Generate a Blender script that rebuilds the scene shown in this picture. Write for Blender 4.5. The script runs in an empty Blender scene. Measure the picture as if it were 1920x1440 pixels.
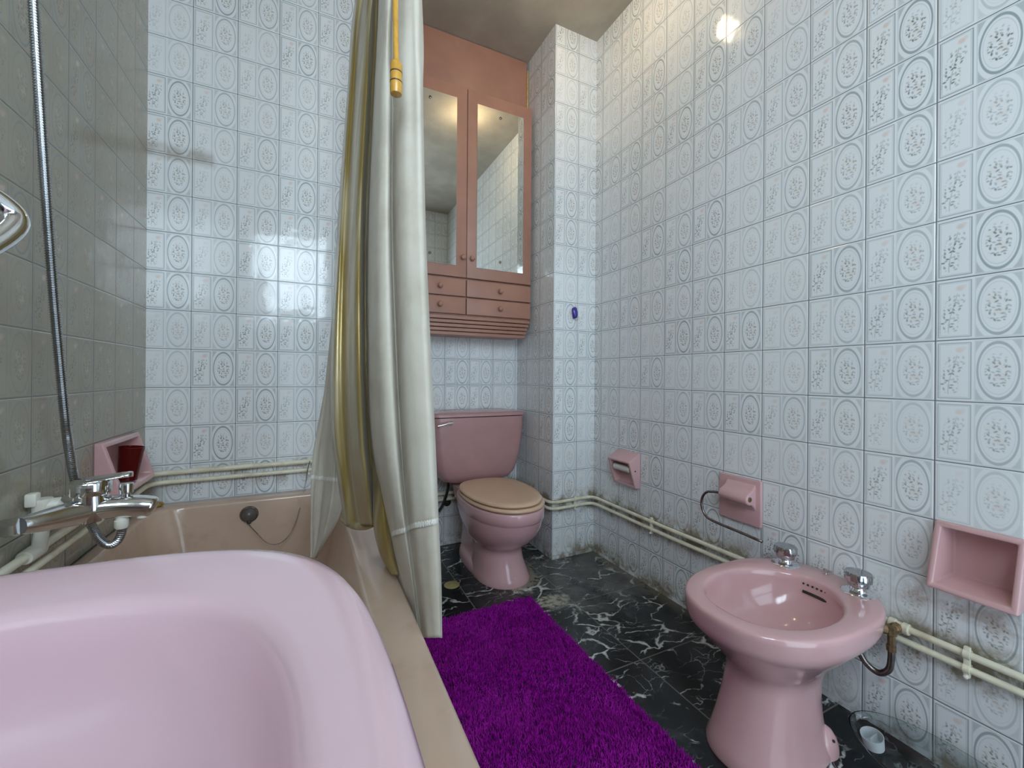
import bpy, bmesh, math, random
import numpy as np
from mathutils import Vector, Matrix

random.seed(7)
rng = np.random.default_rng(11)
SC = bpy.context.scene
COL = SC.collection
PI = math.pi

# ------------------------------------------------------------------ camera
CAM_Z = 0.972
YAW = math.radians(25.873)
FPX = 783.5
cam = bpy.data.cameras.new('camera')
cam.sensor_fit = 'HORIZONTAL'
cam.sensor_width = 36.0
cam.lens = FPX / 1920 * 36.0
cam.shift_y = -15.2 / 1920
cam.clip_start = 0.01
cam.clip_end = 50
cam_o = bpy.data.objects.new('camera', cam)
COL.objects.link(cam_o)
cam_o.matrix_world = (Matrix.Translation((0, 0, CAM_Z)) @ Matrix.Rotation(-YAW, 4, 'Z')
                      @ Matrix.Rotation(PI / 2, 4, 'X') @ Matrix.Rotation(math.radians(0.42), 4, 'Z'))
SC.camera = cam_o

# ------------------------------------------------------------------ world, exposure
world = bpy.data.worlds.new('world')
SC.world = world
world.use_nodes = True
world.node_tree.nodes['Background'].inputs[0].default_value = (0.5, 0.62, 0.75, 1)
world.node_tree.nodes['Background'].inputs[1].default_value = 0.6
SC.view_settings.view_transform = 'Standard'
SC.view_settings.look = 'None'
SC.view_settings.gamma = 1.0
SC.view_settings.use_curve_mapping = False
SC.view_settings.exposure = 0.30
WINDOW_COL = (0.72, 0.88, 1.0)
WINDOW_STRENGTH = 11.0
FILL_DOOR_STRENGTH = 2.6
LAMP_COL = (1.0, 0.78, 0.48)
LAMP_STRENGTH = 34.0

# ------------------------------------------------------------------ room numbers (metres)
XL, XR = -0.563, 1.428          # left and right wall
YB = 2.048                      # wall behind the tub
YT = 2.32                       # wall behind the toilet
YC = 1.893                      # front of the tiled column
XC = 1.16                       # left face of the column
XS = 0.28                       # end of the wall behind the tub
YN = -0.46                      # near wall with the window
ZT = 2.835                      # ceiling


def at(x, y, Y):
    """world point seen at photo pixel (x, y) at depth Y"""
    cr, sr = math.cos(math.radians(0.42)), math.sin(math.radians(0.42))
    a, b = x - 960.0, y - 704.8
    u, v = (a * cr + b * sr) / FPX, (-a * sr + b * cr) / FPX
    c, s = math.cos(YAW), math.sin(YAW)
    rx, ry, rz = u * c + s, -u * s + c, -v
    k = Y / ry
    return Vector((rx * k, Y, CAM_Z + rz * k))


# ------------------------------------------------------------------ material tools
class NT:
    def __init__(self, tree):
        self.t = tree
        self.n = tree.nodes
        self.l = tree.links

    def new(self, kind, **kw):
        nd = self.n.new(kind)
        for k, v in kw.items():
            setattr(nd, k, v)
        return nd

    def put(self, sock, v):
        if v is None:
            return
        if isinstance(v, bpy.types.NodeSocket):
            self.l.new(v, sock)
        elif isinstance(v, (tuple, list)):
            if sock.type == 'RGBA' and len(v) == 3:
                v = (*v, 1)
            sock.default_value = v
        else:
            sock.default_value = v

    def m(self, op, a, b=None, c=None, clamp=False):
        nd = self.new('ShaderNodeMath', operation=op)
        nd.use_clamp = clamp
        self.put(nd.inputs[0], a)
        if b is not None:
            self.put(nd.inputs[1], b)
        if c is not None:
            self.put(nd.inputs[2], c)
        return nd.outputs[0]

    def vm(self, op, a, b=None, scale=None):
        nd = self.new('ShaderNodeVectorMath', operation=op)
        self.put(nd.inputs[0], a)
        if b is not None:
            self.put(nd.inputs[1], b)
        if scale is not None:
            self.put(nd.inputs['Scale'], scale)
        return nd.outputs['Value'] if op in ('LENGTH', 'DOT_PRODUCT', 'DISTANCE') else nd.outputs[0]

    def step(self, v, lo, hi, a=0.0, b=1.0):
        nd = self.new('ShaderNodeMapRange', interpolation_type='SMOOTHSTEP')
        self.put(nd.inputs[0], v)
        for i, q in enumerate((lo, hi, a, b)):
            self.put(nd.inputs[i + 1], q)
        return nd.outputs[0]

    def mix(self, f, a, b, blend='MIX'):
        nd = self.new('ShaderNodeMix', data_type='RGBA', blend_type=blend)
        self.put(nd.inputs[0], f)
        self.put(nd.inputs[6], a)
        self.put(nd.inputs[7], b)
        return nd.outputs[2]

    def xyz(self, x, y, z=0.0):
        nd = self.new('ShaderNodeCombineXYZ')
        for i, q in enumerate((x, y, z)):
            self.put(nd.inputs[i], q)
        return nd.outputs[0]

    def sep(self, v):
        nd = self.new('ShaderNodeSeparateXYZ')
        self.put(nd.inputs[0], v)
        return nd.outputs

    def noise(self, v, scale, detail=2.0, rough=0.5, dist=0.0):
        nd = self.new('ShaderNodeTexNoise')
        self.put(nd.inputs['Vector'], v)
        self.put(nd.inputs['Scale'], scale)
        self.put(nd.inputs['Detail'], detail)
        self.put(nd.inputs['Roughness'], rough)
        self.put(nd.inputs['Distortion'], dist)
        return nd.outputs[0]


def material(name):
    m = bpy.data.materials.new(name)
    m.use_nodes = True
    nt = NT(m.node_tree)
    bs = nt.n['Principled BSDF']
    return m, nt, bs


def pos(nt):
    return nt.new('ShaderNodeNewGeometry').outputs['Position']


def simple(name, col, rough=0.4, metal=0.0, coat=0.0, vary=0.06, scale=14.0, bump=0.0, bscale=60.0, sheen=0.0,
           spec=0.5, dirt=None, dirt_amt=0.0):
    """plain surface with slight mottling"""
    m, nt, bs = material(name)
    p = pos(nt)
    f = nt.noise(p, scale, 3.0, 0.6)
    dark = tuple(c * (1 - vary) for c in col)
    lite = tuple(min(1, c * (1 + vary)) for c in col)
    cc = nt.mix(nt.step(f, 0.3, 0.7), dark, lite)
    if dirt:
        g = nt.noise(p, 9.0, 5.0, 0.65)
        cc = nt.mix(nt.m('MULTIPLY', nt.step(g, 0.5, 0.75), dirt_amt), cc, dirt)
    nt.put(bs.inputs['Base Color'], cc)
    bs.inputs['Roughness'].default_value = rough
    bs.inputs['Metallic'].default_value = metal
    bs.inputs['Coat Weight'].default_value = coat
    bs.inputs['Coat Roughness'].default_value = 0.06
    bs.inputs['Specular IOR Level'].default_value = spec
    bs.inputs['Sheen Weight'].default_value = sheen
    if bump:
        b = nt.new('ShaderNodeBump')
        b.inputs['Strength'].default_value = bump
        b.inputs['Distance'].default_value = 0.002
        nt.put(b.inputs['Height'], nt.noise(p, bscale, 3.0))
        nt.put(bs.inputs['Normal'], b.outputs[0])
    return m


TW, TH = 0.150, 0.151           # tile width and height
Z0 = 0.917 - 6 * TH             # height of the lowest full joint


def tile_print_group():
    """printed pattern of one tile: rose panel on the left, oval bouquet on the right.
    inputs: tile-local UV (0..1), random number, returns colour and joint height"""
    g = bpy.data.node_groups.new('tile_print', 'ShaderNodeTree')
    g.interface.new_socket('UV', in_out='INPUT', socket_type='NodeSocketVector')
    g.interface.new_socket('Rand', in_out='INPUT', socket_type='NodeSocketFloat')
    g.interface.new_socket('Rand2', in_out='INPUT', socket_type='NodeSocketFloat')
    g.interface.new_socket('Base', in_out='INPUT', socket_type='NodeSocketColor')
    g.interface.new_socket('Color', in_out='OUTPUT', socket_type='NodeSocketColor')
    g.interface.new_socket('Height', in_out='OUTPUT', socket_type='NodeSocketFloat')
    nt = NT(g)
    gi = nt.new('NodeGroupInput').outputs
    go = nt.new('NodeGroupOutput')
    UV, R1, R2, BASE = gi[0], gi[1], gi[2], gi[3]
    s = nt.sep(UV)
    u, v = s[0], s[1]

    def absd(a, c):
        return nt.m('ABSOLUTE', nt.m('SUBTRACT', a, c))

    # joint
    eu = nt.m('SUBTRACT', 0.5, absd(u, 0.5))
    ev = nt.m('SUBTRACT', 0.5, absd(v, 0.5))
    edge = nt.m('MINIMUM', eu, ev)
    # left panel frame
    d = nt.m('MAXIMUM', nt.m('SUBTRACT', absd(u, 0.232), 0.192), nt.m('SUBTRACT', absd(v, 0.5), 0.448))
    fr1 = nt.step(nt.m('ABSOLUTE', d), 0.004, 0.013, 1, 0)
    fr2 = nt.m('MULTIPLY', nt.step(nt.m('ABSOLUTE', nt.m('ADD', d, 0.022)), 0.002, 0.008, 1, 0), 0.45)
    # oval ring
    ou = nt.m('DIVIDE', nt.m('SUBTRACT', u, 0.715), 0.222)
    ov = nt.m('DIVIDE', nt.m('SUBTRACT', v, 0.5), 0.438)
    e = nt.m('SQRT', nt.m('ADD', nt.m('MULTIPLY', ou, ou), nt.m('MULTIPLY', ov, ov)))
    ring = nt.step(nt.m('ABSOLUTE', nt.m('SUBTRACT', e, 0.985)), 0.03, 0.075, 1, 0)
    ring2 = nt.m('MULTIPLY', nt.step(nt.m('ABSOLUTE', nt.m('SUBTRACT', e, 0.83)), 0.008, 0.03, 1, 0), 0.3)
    # corner spandrels round the oval
    d2 = nt.m('MAXIMUM', nt.m('SUBTRACT', absd(u, 0.715), 0.245), nt.m('SUBTRACT', absd(v, 0.5), 0.468))
    sp = nt.m('MULTIPLY', nt.step(d2, -0.012, 0.0, 1, 0), nt.step(e, 1.20, 1.27))
    sp = nt.m('MULTIPLY', sp, 0.60)
    sp_line = nt.m('MULTIPLY', nt.step(nt.m('ABSOLUTE', d2), 0.003, 0.01, 1, 0), 0.35)
    lines = nt.m('MAXIMUM', nt.m('MAXIMUM', fr1, fr2), nt.m('MAXIMUM', nt.m('MAXIMUM', ring, ring2), nt.m('MAXIMUM', sp, sp_line)))

    # leaves: one Voronoi lattice in tile space, each cell a small tilted leaf
    vor = nt.new('ShaderNodeTexVoronoi', voronoi_dimensions='2D', feature='F1')
    vor.inputs['Scale'].default_value = 17.5
    vor.inputs['Randomness'].default_value = 0.85
    nt.put(vor.inputs['Vector'], nt.vm('ADD', UV, (0.37, 0.11, 0)))
    # in 4.5 Position is given in the unscaled input space
    dv = nt.vm('SUBTRACT', nt.vm('ADD', UV, (0.37, 0.11, 0)), vor.outputs['Position'])
    cs = nt.sep(vor.outputs['Color'])
    rot = nt.new('ShaderNodeVectorRotate', rotation_type='Z_AXIS')
    nt.put(rot.inputs['Vector'], dv)
    nt.put(rot.inputs['Angle'], nt.m('MULTIPLY', cs[0], 3.1))
    ds = nt.sep(rot.outputs[0])
    lx = nt.m('DIVIDE', ds[0], 0.032)
    ly = nt.m('DIVIDE', ds[1], 0.0165)
    ll = nt.m('SQRT', nt.m('ADD', nt.m('MULTIPLY', lx, lx), nt.m('MULTIPLY', ly, ly)))
    leaf = nt.step(ll, 0.35, 1.2, 1, 0)
    tone = nt.m('ADD', nt.m('MULTIPLY', cs[1], 0.75), 0.3)
    leaf = nt.m('MULTIPLY', leaf, nt.m('MINIMUM', tone, 1.0))
    # stem of the rose
    stem_u = nt.m('ADD', nt.m('MULTIPLY', nt.m('SINE', nt.m('ADD', nt.m('MULTIPLY', v, 4.6), 3.9)), 0.055), 0.215)
    sd = nt.m('SUBTRACT', u, stem_u)
    stem = nt.m('MULTIPLY', nt.step(nt.m('ABSOLUTE', sd), 0.003, 0.010, 1, 0),
                nt.m('MULTIPLY', nt.step(v, 0.1, 0.14), nt.step(v, 0.72, 0.78, 1, 0)))
    spr_mask = nt.m('MULTIPLY', nt.step(nt.m('ABSOLUTE', sd), 0.085, 0.13, 1, 0),
                    nt.m('MULTIPLY', nt.step(v, 0.12, 0.17), nt.step(v, 0.68, 0.76, 1, 0)))
    spr_mask = nt.m('MULTIPLY', spr_mask, nt.step(u, 0.39, 0.40, 1, 0))
    bq_mask = nt.step(e, 0.56, 0.68, 1, 0)
    leaves = nt.m('MULTIPLY', leaf, nt.m('MAXIMUM', spr_mask, bq_mask))
    leaves = nt.m('MAXIMUM', leaves, nt.m('MULTIPLY', stem, 0.45))

    def blob(cu, cv, a, b, soft=0.6):
        x = nt.m('DIVIDE', nt.m('SUBTRACT', u, cu), a)
        y = nt.m('DIVIDE', nt.m('SUBTRACT', v, cv), b)
        return nt.step(nt.m('SQRT', nt.m('ADD', nt.m('MULTIPLY', x, x), nt.m('MULTIPLY', y, y))), 1 - soft, 1.1, 1, 0)
    rose = nt.m('MAXIMUM', blob(0.295, 0.835, 0.06, 0.055), nt.m('MULTIPLY', blob(0.335, 0.86, 0.05, 0.04), 0.6))
    flow = nt.m('MAXIMUM', nt.m('MULTIPLY', blob(0.665, 0.6, 0.085, 0.085), 0.7),
                nt.m('MAXIMUM', blob(0.745, 0.41, 0.085, 0.075), nt.m('MULTIPLY', blob(0.79, 0.57, 0.06, 0.07), 0.55)))
    # strengths: each tile was printed darker or paler
    k = nt.m('ADD', nt.m('MULTIPLY', nt.m('POWER', R1, 1.25), 0.62), 0.36)
    col = BASE
    fl_col = nt.mix(R2, (0.74, 0.56, 0.50), (0.74, 0.64, 0.50))
    col = nt.mix(nt.m('MULTIPLY', flow, 0.24), col, fl_col)
    col = nt.mix(nt.m('MULTIPLY', rose, nt.m('ADD', nt.m('MULTIPLY', R1, 0.5), 0.14)), col, nt.mix(R2, (0.78, 0.50, 0.47), (0.72, 0.60, 0.48)))
    col = nt.mix(nt.m('MULTIPLY', leaves, nt.m('MULTIPLY', k, 0.95)), col, (0.145, 0.17, 0.165))
    col = nt.mix(nt.m('MULTIPLY', lines, nt.m('MULTIPLY', k, 0.80)), col, (0.21, 0.275, 0.30))
    joint = nt.step(edge, 0.0055, 0.0085, 1, 0)
    col = nt.mix(nt.m('MULTIPLY', joint, 0.88), col, (0.07, 0.085, 0.11))
    nt.put(go.inputs[0], col)
    nt.put(go.inputs[1], nt.step(edge, 0.004, 0.022))
    return g


TILE_GROUP = tile_print_group()


def tile_material(name, axis, sign, u_off, base=(0.82, 0.84, 0.855), grime=0.0, extra=None):
    m, nt, bs = material(name)
    p = pos(nt)
    s = nt.sep(p)
    a = nt.m('MULTIPLY', nt.m('SUBTRACT', s[0 if axis == 'X' else 1], u_off), sign / TW)
    z = nt.m('MAXIMUM', nt.m('DIVIDE', nt.m('SUBTRACT', s[2], Z0), TH), 0.02)
    iu, iv = nt.m('FLOOR', a), nt.m('FLOOR', z)
    fu, fv = nt.m('SUBTRACT', a, iu), nt.m('SUBTRACT', z, iv)
    wn = nt.new('ShaderNodeTexWhiteNoise', noise_dimensions='2D')
    nt.put(wn.inputs['Vector'], nt.xyz(nt.m('ADD', iu, u_off * 7.3), nt.m('ADD', iv, 3.7)))
    ws = nt.sep(wn.outputs['Color'])
    g = nt.new('ShaderNodeGroup')
    g.node_tree = TILE_GROUP
    nt.put(g.inputs[0], nt.xyz(fu, fv))
    nt.put(g.inputs[1], ws[0])
    nt.put(g.inputs[2], ws[1])
    nt.put(g.inputs[3], base)
    col = g.outputs[0]
    # brown lime and damp stains along the pipes and at the floor
    gn = nt.noise(p, 11.0, 5.0, 0.68)
    fine = nt.noise(p, 60.0, 3.0, 0.6)
    lowz = nt.m('MAXIMUM', nt.step(s[2], 0.0, 0.10, 1.0, 0.0),
                nt.m('MULTIPLY', nt.step(nt.m('ABSOLUTE', nt.m('SUBTRACT', s[2], 0.295)), 0.015, 0.085, 1, 0), 1.0))
    dirt = nt.m('MULTIPLY', nt.step(gn, 0.36, 0.66), lowz)
    dirt = nt.m('MULTIPLY', dirt, nt.m('ADD', nt.m('MULTIPLY', fine, 0.9), 0.15))
    col = nt.mix(nt.m('MINIMUM', nt.m('MULTIPLY', dirt, 1.9), 0.8), col, (0.19, 0.135, 0.055))
    if grime:
        gg = nt.noise(p, 4.0, 6.0, 0.7)
        col = nt.mix(nt.m('MULTIPLY', nt.step(gg, 0.35, 0.75), grime), col, (0.30, 0.20, 0.10))
    if extra:
        col = extra(nt, p, s, col)
    nt.put(bs.inputs['Base Color'], col)
    bs.inputs['Roughness'].default_value = 0.11
    bs.inputs['Specular IOR Level'].default_value = 0.5
    # each tile sits a little out of true, the glaze is faintly wavy, the joints are sunk
    geo = nt.new('ShaderNodeNewGeometry')
    tilt = nt.vm('SCALE', nt.vm('SUBTRACT', wn.outputs['Color'], (0.5, 0.5, 0.5)), scale=0.022)
    nrm = nt.vm('NORMALIZE', nt.vm('ADD', geo.outputs['Normal'], tilt))
    hgt = nt.m('ADD', nt.m('MULTIPLY', g.outputs[1], 0.0014), nt.m('MULTIPLY', nt.noise(p, 16.0, 2.0), 0.0016))
    b = nt.new('ShaderNodeBump')
    b.inputs['Strength'].default_value = 0.75
    b.inputs['Distance'].default_value = 1.0
    nt.put(b.inputs['Height'], hgt)
    nt.put(b.inputs['Normal'], nrm)
    nt.put(bs.inputs['Normal'], b.outputs[0])
    return m


def shadow_and_stains_back(nt, p, s, col):
    # a brown shadow band painted across two tiles high in the tub corner
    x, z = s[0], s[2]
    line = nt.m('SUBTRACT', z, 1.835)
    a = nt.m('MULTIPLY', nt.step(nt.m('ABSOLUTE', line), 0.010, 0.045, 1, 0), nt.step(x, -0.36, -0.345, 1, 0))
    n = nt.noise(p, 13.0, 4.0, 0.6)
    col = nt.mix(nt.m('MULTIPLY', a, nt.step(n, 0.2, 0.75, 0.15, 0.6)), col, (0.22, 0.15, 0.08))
    # soap film and rust along the bath pipes
    q = nt.m('MULTIPLY', nt.step(nt.m('ABSOLUTE', nt.m('SUBTRACT', z, 0.56)), 0.02, 0.07, 1, 0),
             nt.step(nt.noise(p, 15.0, 4.0, 0.7), 0.45, 0.7))
    col = nt.mix(nt.m('MULTIPLY', q, 0.5), col, (0.23, 0.13, 0.05))
    c = nt.m('MULTIPLY', nt.step(x, -0.56, -0.49, 1, 0), nt.step(z, 0.5, 0.62, 1, 0))
    return nt.mix(nt.m('MULTIPLY', c, 0.6), col, (0.20, 0.14, 0.05))


def stain_right(nt, p, s, col):
    # black damp bloom under the bidet valve, brown below the soap dish
    y, z = s[1], s[2]
    q = nt.m('SQRT', nt.m('ADD', nt.m('POWER', nt.m('SUBTRACT', y, 0.63), 2.0), nt.m('POWER', nt.m('SUBTRACT', z, 0.235), 2.0)))
    n = nt.noise(p, 30.0, 4.0, 0.7)
    a = nt.m('MULTIPLY', nt.step(q, 0.01, 0.06, 1, 0), nt.step(n, 0.35, 0.6))
    col = nt.mix(nt.m('MULTIPLY', a, 0.9), col, (0.03, 0.025, 0.02))
    n2 = nt.noise(p, 14.0, 4.0, 0.65)
    b = nt.m('MULTIPLY', nt.step(nt.m('ABSOLUTE', nt.m('SUBTRACT', z, 0.42)), 0.01, 0.06, 1, 0), nt.step(y, 0.52, 0.6, 1, 0))
    col = nt.mix(nt.m('MULTIPLY', nt.m('MULTIPLY', b, nt.step(n2, 0.4, 0.65)), 0.5), col, (0.25, 0.13, 0.06))
    return col


M = {}
M['tile_right'] = tile_material('tile_right', 'Y', -1, 0.9355, extra=stain_right)
M['tile_back'] = tile_material('tile_back', 'X', 1, -0.4234, extra=shadow_and_stains_back)
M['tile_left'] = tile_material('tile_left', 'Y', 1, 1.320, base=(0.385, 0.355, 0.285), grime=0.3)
M['tile_recess'] = tile_material('tile_recess', 'X', 1, 0.846)
M['tile_column'] = tile_material('tile_column', 'X', 1, 1.160)
M['tile_column_side'] = tile_material('tile_column_side', 'Y', -1, 1.893)
M['tile_near'] = tile_material('tile_near', 'X', -1, 1.428)

M['pink'] = simple('pink_ceramic', (0.64, 0.385, 0.395), 0.14, coat=0.4, vary=0.03, scale=5)
M['sink_pink'] = simple('sink_pink_ceramic', (0.66, 0.465, 0.525), 0.13, coat=0.4, vary=0.015, scale=5)
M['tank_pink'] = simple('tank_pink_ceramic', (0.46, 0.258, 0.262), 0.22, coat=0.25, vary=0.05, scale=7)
M['tub'] = simple('tub_enamel', (0.55, 0.40, 0.31), 0.17, coat=0.35, vary=0.05, scale=4, dirt=(0.30, 0.19, 0.12), dirt_amt=0.25)
M['seat'] = simple('seat_plastic', (0.66, 0.45, 0.30), 0.28, vary=0.03)
M['chrome'] = simple('chrome', (0.82, 0.83, 0.85), 0.09, metal=1.0, vary=0.04)
M['tap_chrome'] = simple('tap_chrome', (0.50, 0.50, 0.52), 0.13, metal=1.0, vary=0.1, scale=30)
M['dull_chrome'] = simple('dull_chrome', (0.60, 0.60, 0.60), 0.26, metal=1.0, vary=0.15, scale=30)
M['old_steel'] = simple('old_steel', (0.23, 0.20, 0.19), 0.3, metal=1.0, vary=0.25, scale=40)
M['rust_brass'] = simple('rusty_brass', (0.23, 0.15, 0.08), 0.5, metal=0.6, vary=0.3, scale=60, bump=0.4)
M['pipe'] = simple('pipe_paint', (0.80, 0.76, 0.60), 0.32, vary=0.07, scale=25, dirt=(0.40, 0.27, 0.10), dirt_amt=0.5)
M['white_plastic'] = simple('white_plastic', (0.80, 0.78, 0.70), 0.35, vary=0.04, dirt=(0.5, 0.4, 0.2), dirt_amt=0.3)
M['cabinet'] = simple('cabinet_paint', (0.42, 0.212, 0.155), 0.42, vary=0.06, scale=6, bump=0.15, bscale=35)
M['cabinet_gap'] = simple('cabinet_gap', (0.05, 0.025, 0.02), 0.7)
M['mirror'] = simple('mirror_glass', (0.88, 0.90, 0.86), 0.015, metal=1.0, vary=0.01)
M['wood'] = simple('varnished_wood', (0.53, 0.28, 0.045), 0.28, coat=0.3, vary=0.15, scale=30)
M['dark'] = simple('dark_rubber', (0.02, 0.018, 0.016), 0.5)
M['dark_ring'] = simple('burnt_ring', (0.06, 0.03, 0.015), 0.5)
M['plug'] = simple('plug_rubber', (0.10, 0.09, 0.085), 0.3, vary=0.1)
M['purple'] = simple('purple_plastic', (0.05, 0.03, 0.30), 0.22, coat=0.3)
M['soap'] = simple('amber_soap', (0.32, 0.19, 0.03), 0.35, vary=0.1, scale=40)
M['drain'] = simple('brass_drain', (0.40, 0.36, 0.16), 0.5, metal=0.3, vary=0.12, scale=60)
M['caulk'] = simple('old_caulk', (0.55, 0.38, 0.13), 0.6, vary=0.2, scale=30)
M['roller'] = simple('roller_plastic', (0.72, 0.72, 0.66), 0.35)
M['rail'] = simple('rail_metal', (0.75, 0.75, 0.74), 0.3, metal=0.8)
M['frame_white'] = simple('window_paint', (0.75, 0.75, 0.72), 0.4)

# ceiling: cream paint with damp patches
m, nt, bs = material('ceiling_paint')
p = pos(nt)
f = nt.noise(p, 2.4, 5.0, 0.6)
cc = nt.mix(nt.step(f, 0.35, 0.7), (0.34, 0.295, 0.24), (0.46, 0.41, 0.34))
nt.put(bs.inputs['Base Color'], cc)
bs.inputs['Roughness'].default_value = 0.6
M['ceiling'] = m

# black marble with white veins, square slabs with pale joints, lime scale round the toilet foot
m, nt, bs = material('black_marble')
p = pos(nt)
s = nt.sep(p)
SLAB = 0.40
fx = nt.m('FRACT', nt.m('DIVIDE', nt.m('SUBTRACT', s[0], 1.030), SLAB))
fy = nt.m('FRACT', nt.m('DIVIDE', nt.m('SUBTRACT', s[1], 1.495), SLAB))
ex = nt.m('SUBTRACT', 0.5, nt.m('ABSOLUTE', nt.m('SUBTRACT', fx, 0.5)))
ey = nt.m('SUBTRACT', 0.5, nt.m('ABSOLUTE', nt.m('SUBTRACT', fy, 0.5)))
joint = nt.step(nt.m('MINIMUM', ex, ey), 0.003, 0.0075, 1, 0)
ix = nt.m('FLOOR', nt.m('DIVIDE', nt.m('SUBTRACT', s[0], 1.030), SLAB))
iy = nt.m('FLOOR', nt.m('DIVIDE', nt.m('SUBTRACT', s[1], 1.495), SLAB))
q = nt.vm('ADD', p, nt.vm('SCALE', nt.xyz(ix, iy, nt.m('ADD', ix, iy)), scale=3.17))
n1 = nt.new('ShaderNodeTexNoise')
nt.put(n1.inputs['Vector'], q)
n1.inputs['Scale'].default_value = 5.0
n1.inputs['Detail'].default_value = 5.0
warp = nt.vm('ADD', q, nt.vm('SCALE', nt.vm('SUBTRACT', n1.outputs['Color'], (0.5, 0.5, 0.5)), scale=0.26))
mp = nt.new('ShaderNodeMapping')
nt.put(mp.inputs['Vector'], warp)
mp.inputs['Rotation'].default_value = (0, 0, 0.55)
mp.inputs['Scale'].default_value = (1.0, 2.3, 1.0)
vo = nt.new('ShaderNodeTexVoronoi', feature='DISTANCE_TO_EDGE')
nt.put(vo.inputs['Vector'], mp.outputs[0])
vo.inputs['Scale'].default_value = 5.2
vmask = nt.step(nt.noise(q, 7.0, 4.0, 0.65), 0.43, 0.62)
v1 = nt.m('MULTIPLY', nt.step(vo.outputs['Distance'], 0.004, nt.m('ADD', nt.m('MULTIPLY', vmask, 0.05), 0.012), 1, 0), vmask)
vo2 = nt.new('ShaderNodeTexVoronoi', feature='DISTANCE_TO_EDGE')
nt.put(vo2.inputs['Vector'], nt.vm('ADD', mp.outputs[0], (3.3, 1.7, 0)))
vo2.inputs['Scale'].default_value = 11.0
v2 = nt.m('MULTIPLY', nt.step(vo2.outputs['Distance'], 0.003, 0.03, 1, 0), nt.step(nt.noise(q, 8.0, 4.0, 0.6), 0.47, 0.64, 0, 0.75))
cloud = nt.step(nt.noise(q, 4.0, 6.0, 0.7, 1.5), 0.45, 0.8, 0, 0.6)
col = nt.mix(cloud, (0.006, 0.008, 0.010), (0.085, 0.098, 0.108))
col = nt.mix(v2, col, (0.40, 0.42, 0.42))
col = nt.mix(nt.m('MULTIPLY', v1, 0.95), col, (0.72, 0.74, 0.71))
col = nt.mix(joint, col, (0.16, 0.15, 0.13))


def spot(cx, cy, ax, ay, r0, r1):
    dx = nt.m('DIVIDE', nt.m('SUBTRACT', s[0], cx), ax)
    dy = nt.m('DIVIDE', nt.m('SUBTRACT', s[1], cy), ay)
    d_ = nt.m('SQRT', nt.m('ADD', nt.m('MULTIPLY', dx, dx), nt.m('MULTIPLY', dy, dy)))
    d_ = nt.m('ADD', d_, nt.m('MULTIPLY', nt.m('SUBTRACT', nt.noise(p, 24.0, 4.0, 0.7), 0.5), 0.9))
    return nt.step(d_, r0, r1, 1, 0)


lime = nt.m('MULTIPLY', spot(0.955, 1.545, 0.085, 0.055, 0.7, 1.1), nt.step(nt.noise(p, 45.0, 3.0), 0.3, 0.6))
col = nt.mix(nt.m('MULTIPLY', lime, 0.8), col, (0.60, 0.57, 0.44))
rim_ = nt.m('MULTIPLY', spot(0.885, 1.96, 0.155, 0.285, 0.92, 1.06), nt.step(s[1], 1.75, 1.95, 1, 0.25))
col = nt.mix(nt.m('MULTIPLY', rim_, 0.75), col, (0.36, 0.30, 0.20))
dust = nt.m('MULTIPLY', nt.m('MULTIPLY', spot(1.20, 1.68, 0.36, 0.34, 0.3, 1.3), nt.step(nt.noise(p, 9.0, 5.0, 0.7), 0.25, 0.7)), 0.6)
col = nt.mix(dust, col, (0.26, 0.26, 0.25))
wall_d = nt.m('MULTIPLY', nt.step(s[0], XR - 0.09, XR, 0, 1), nt.step(s[1], 0.9, 1.4, 0, 0.6))
col = nt.mix(wall_d, col, (0.17, 0.155, 0.12))
nt.put(bs.inputs['Base Color'], col)
nt.put(bs.inputs['Roughness'], nt.m('ADD', 0.20, nt.m('MULTIPLY', dust, 0.8)))
b = nt.new('ShaderNodeBump')
b.inputs['Strength'].default_value = 0.4
b.inputs['Distance'].default_value = 0.001
nt.put(b.inputs['Height'], nt.m('SUBTRACT', nt.noise(p, 30.0, 3.0), joint))
nt.put(bs.inputs['Normal'], b.outputs[0])
M['marble'] = m


def cloth(name, col, rough, trans, bump_scale, bump_amt, stain_sheen=None, metal=0.0, sheen=0.2, streak=1.0):
    m, nt, bs = material(name)
    p = pos(nt)
    ms = nt.new('ShaderNodeMapping')
    nt.put(ms.inputs['Vector'], p)
    ms.inputs['Scale'].default_value = (1, 1, streak)
    n = nt.noise(ms.outputs[0], 5.0 if streak == 1.0 else 16.0, 5.0 if streak == 1.0 else 2.0, 0.65)
    c = nt.mix(nt.step(n, 0.4, 0.75), col, stain_sheen or tuple(x * 0.85 for x in col))
    nt.put(bs.inputs['Base Color'], c)
    bs.inputs['Roughness'].default_value = rough
    bs.inputs['Metallic'].default_value = metal
    bs.inputs['Sheen Weight'].default_value = sheen
    b = nt.new('ShaderNodeBump')
    b.inputs['Strength'].default_value = bump_amt
    b.inputs['Distance'].default_value = 0.004
    mp = nt.new('ShaderNodeMapping')
    nt.put(mp.inputs['Vector'], p)
    mp.inputs['Scale'].default_value = (1, 1, 0.12)
    nt.put(b.inputs['Height'], nt.noise(mp.outputs[0], bump_scale, 3.0, 0.55))
    nt.put(bs.inputs['Normal'], b.outputs[0])
    tr = nt.new('ShaderNodeBsdfTranslucent')
    nt.put(tr.inputs[0], c)
    mx = nt.new('ShaderNodeMixShader')
    mx.inputs[0].default_value = trans
    nt.l.new(bs.outputs[0], mx.inputs[1])
    nt.l.new(tr.outputs[0], mx.inputs[2])
    nt.l.new(mx.outputs[0], nt.n['Material Output'].inputs[0])
    return m


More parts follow.
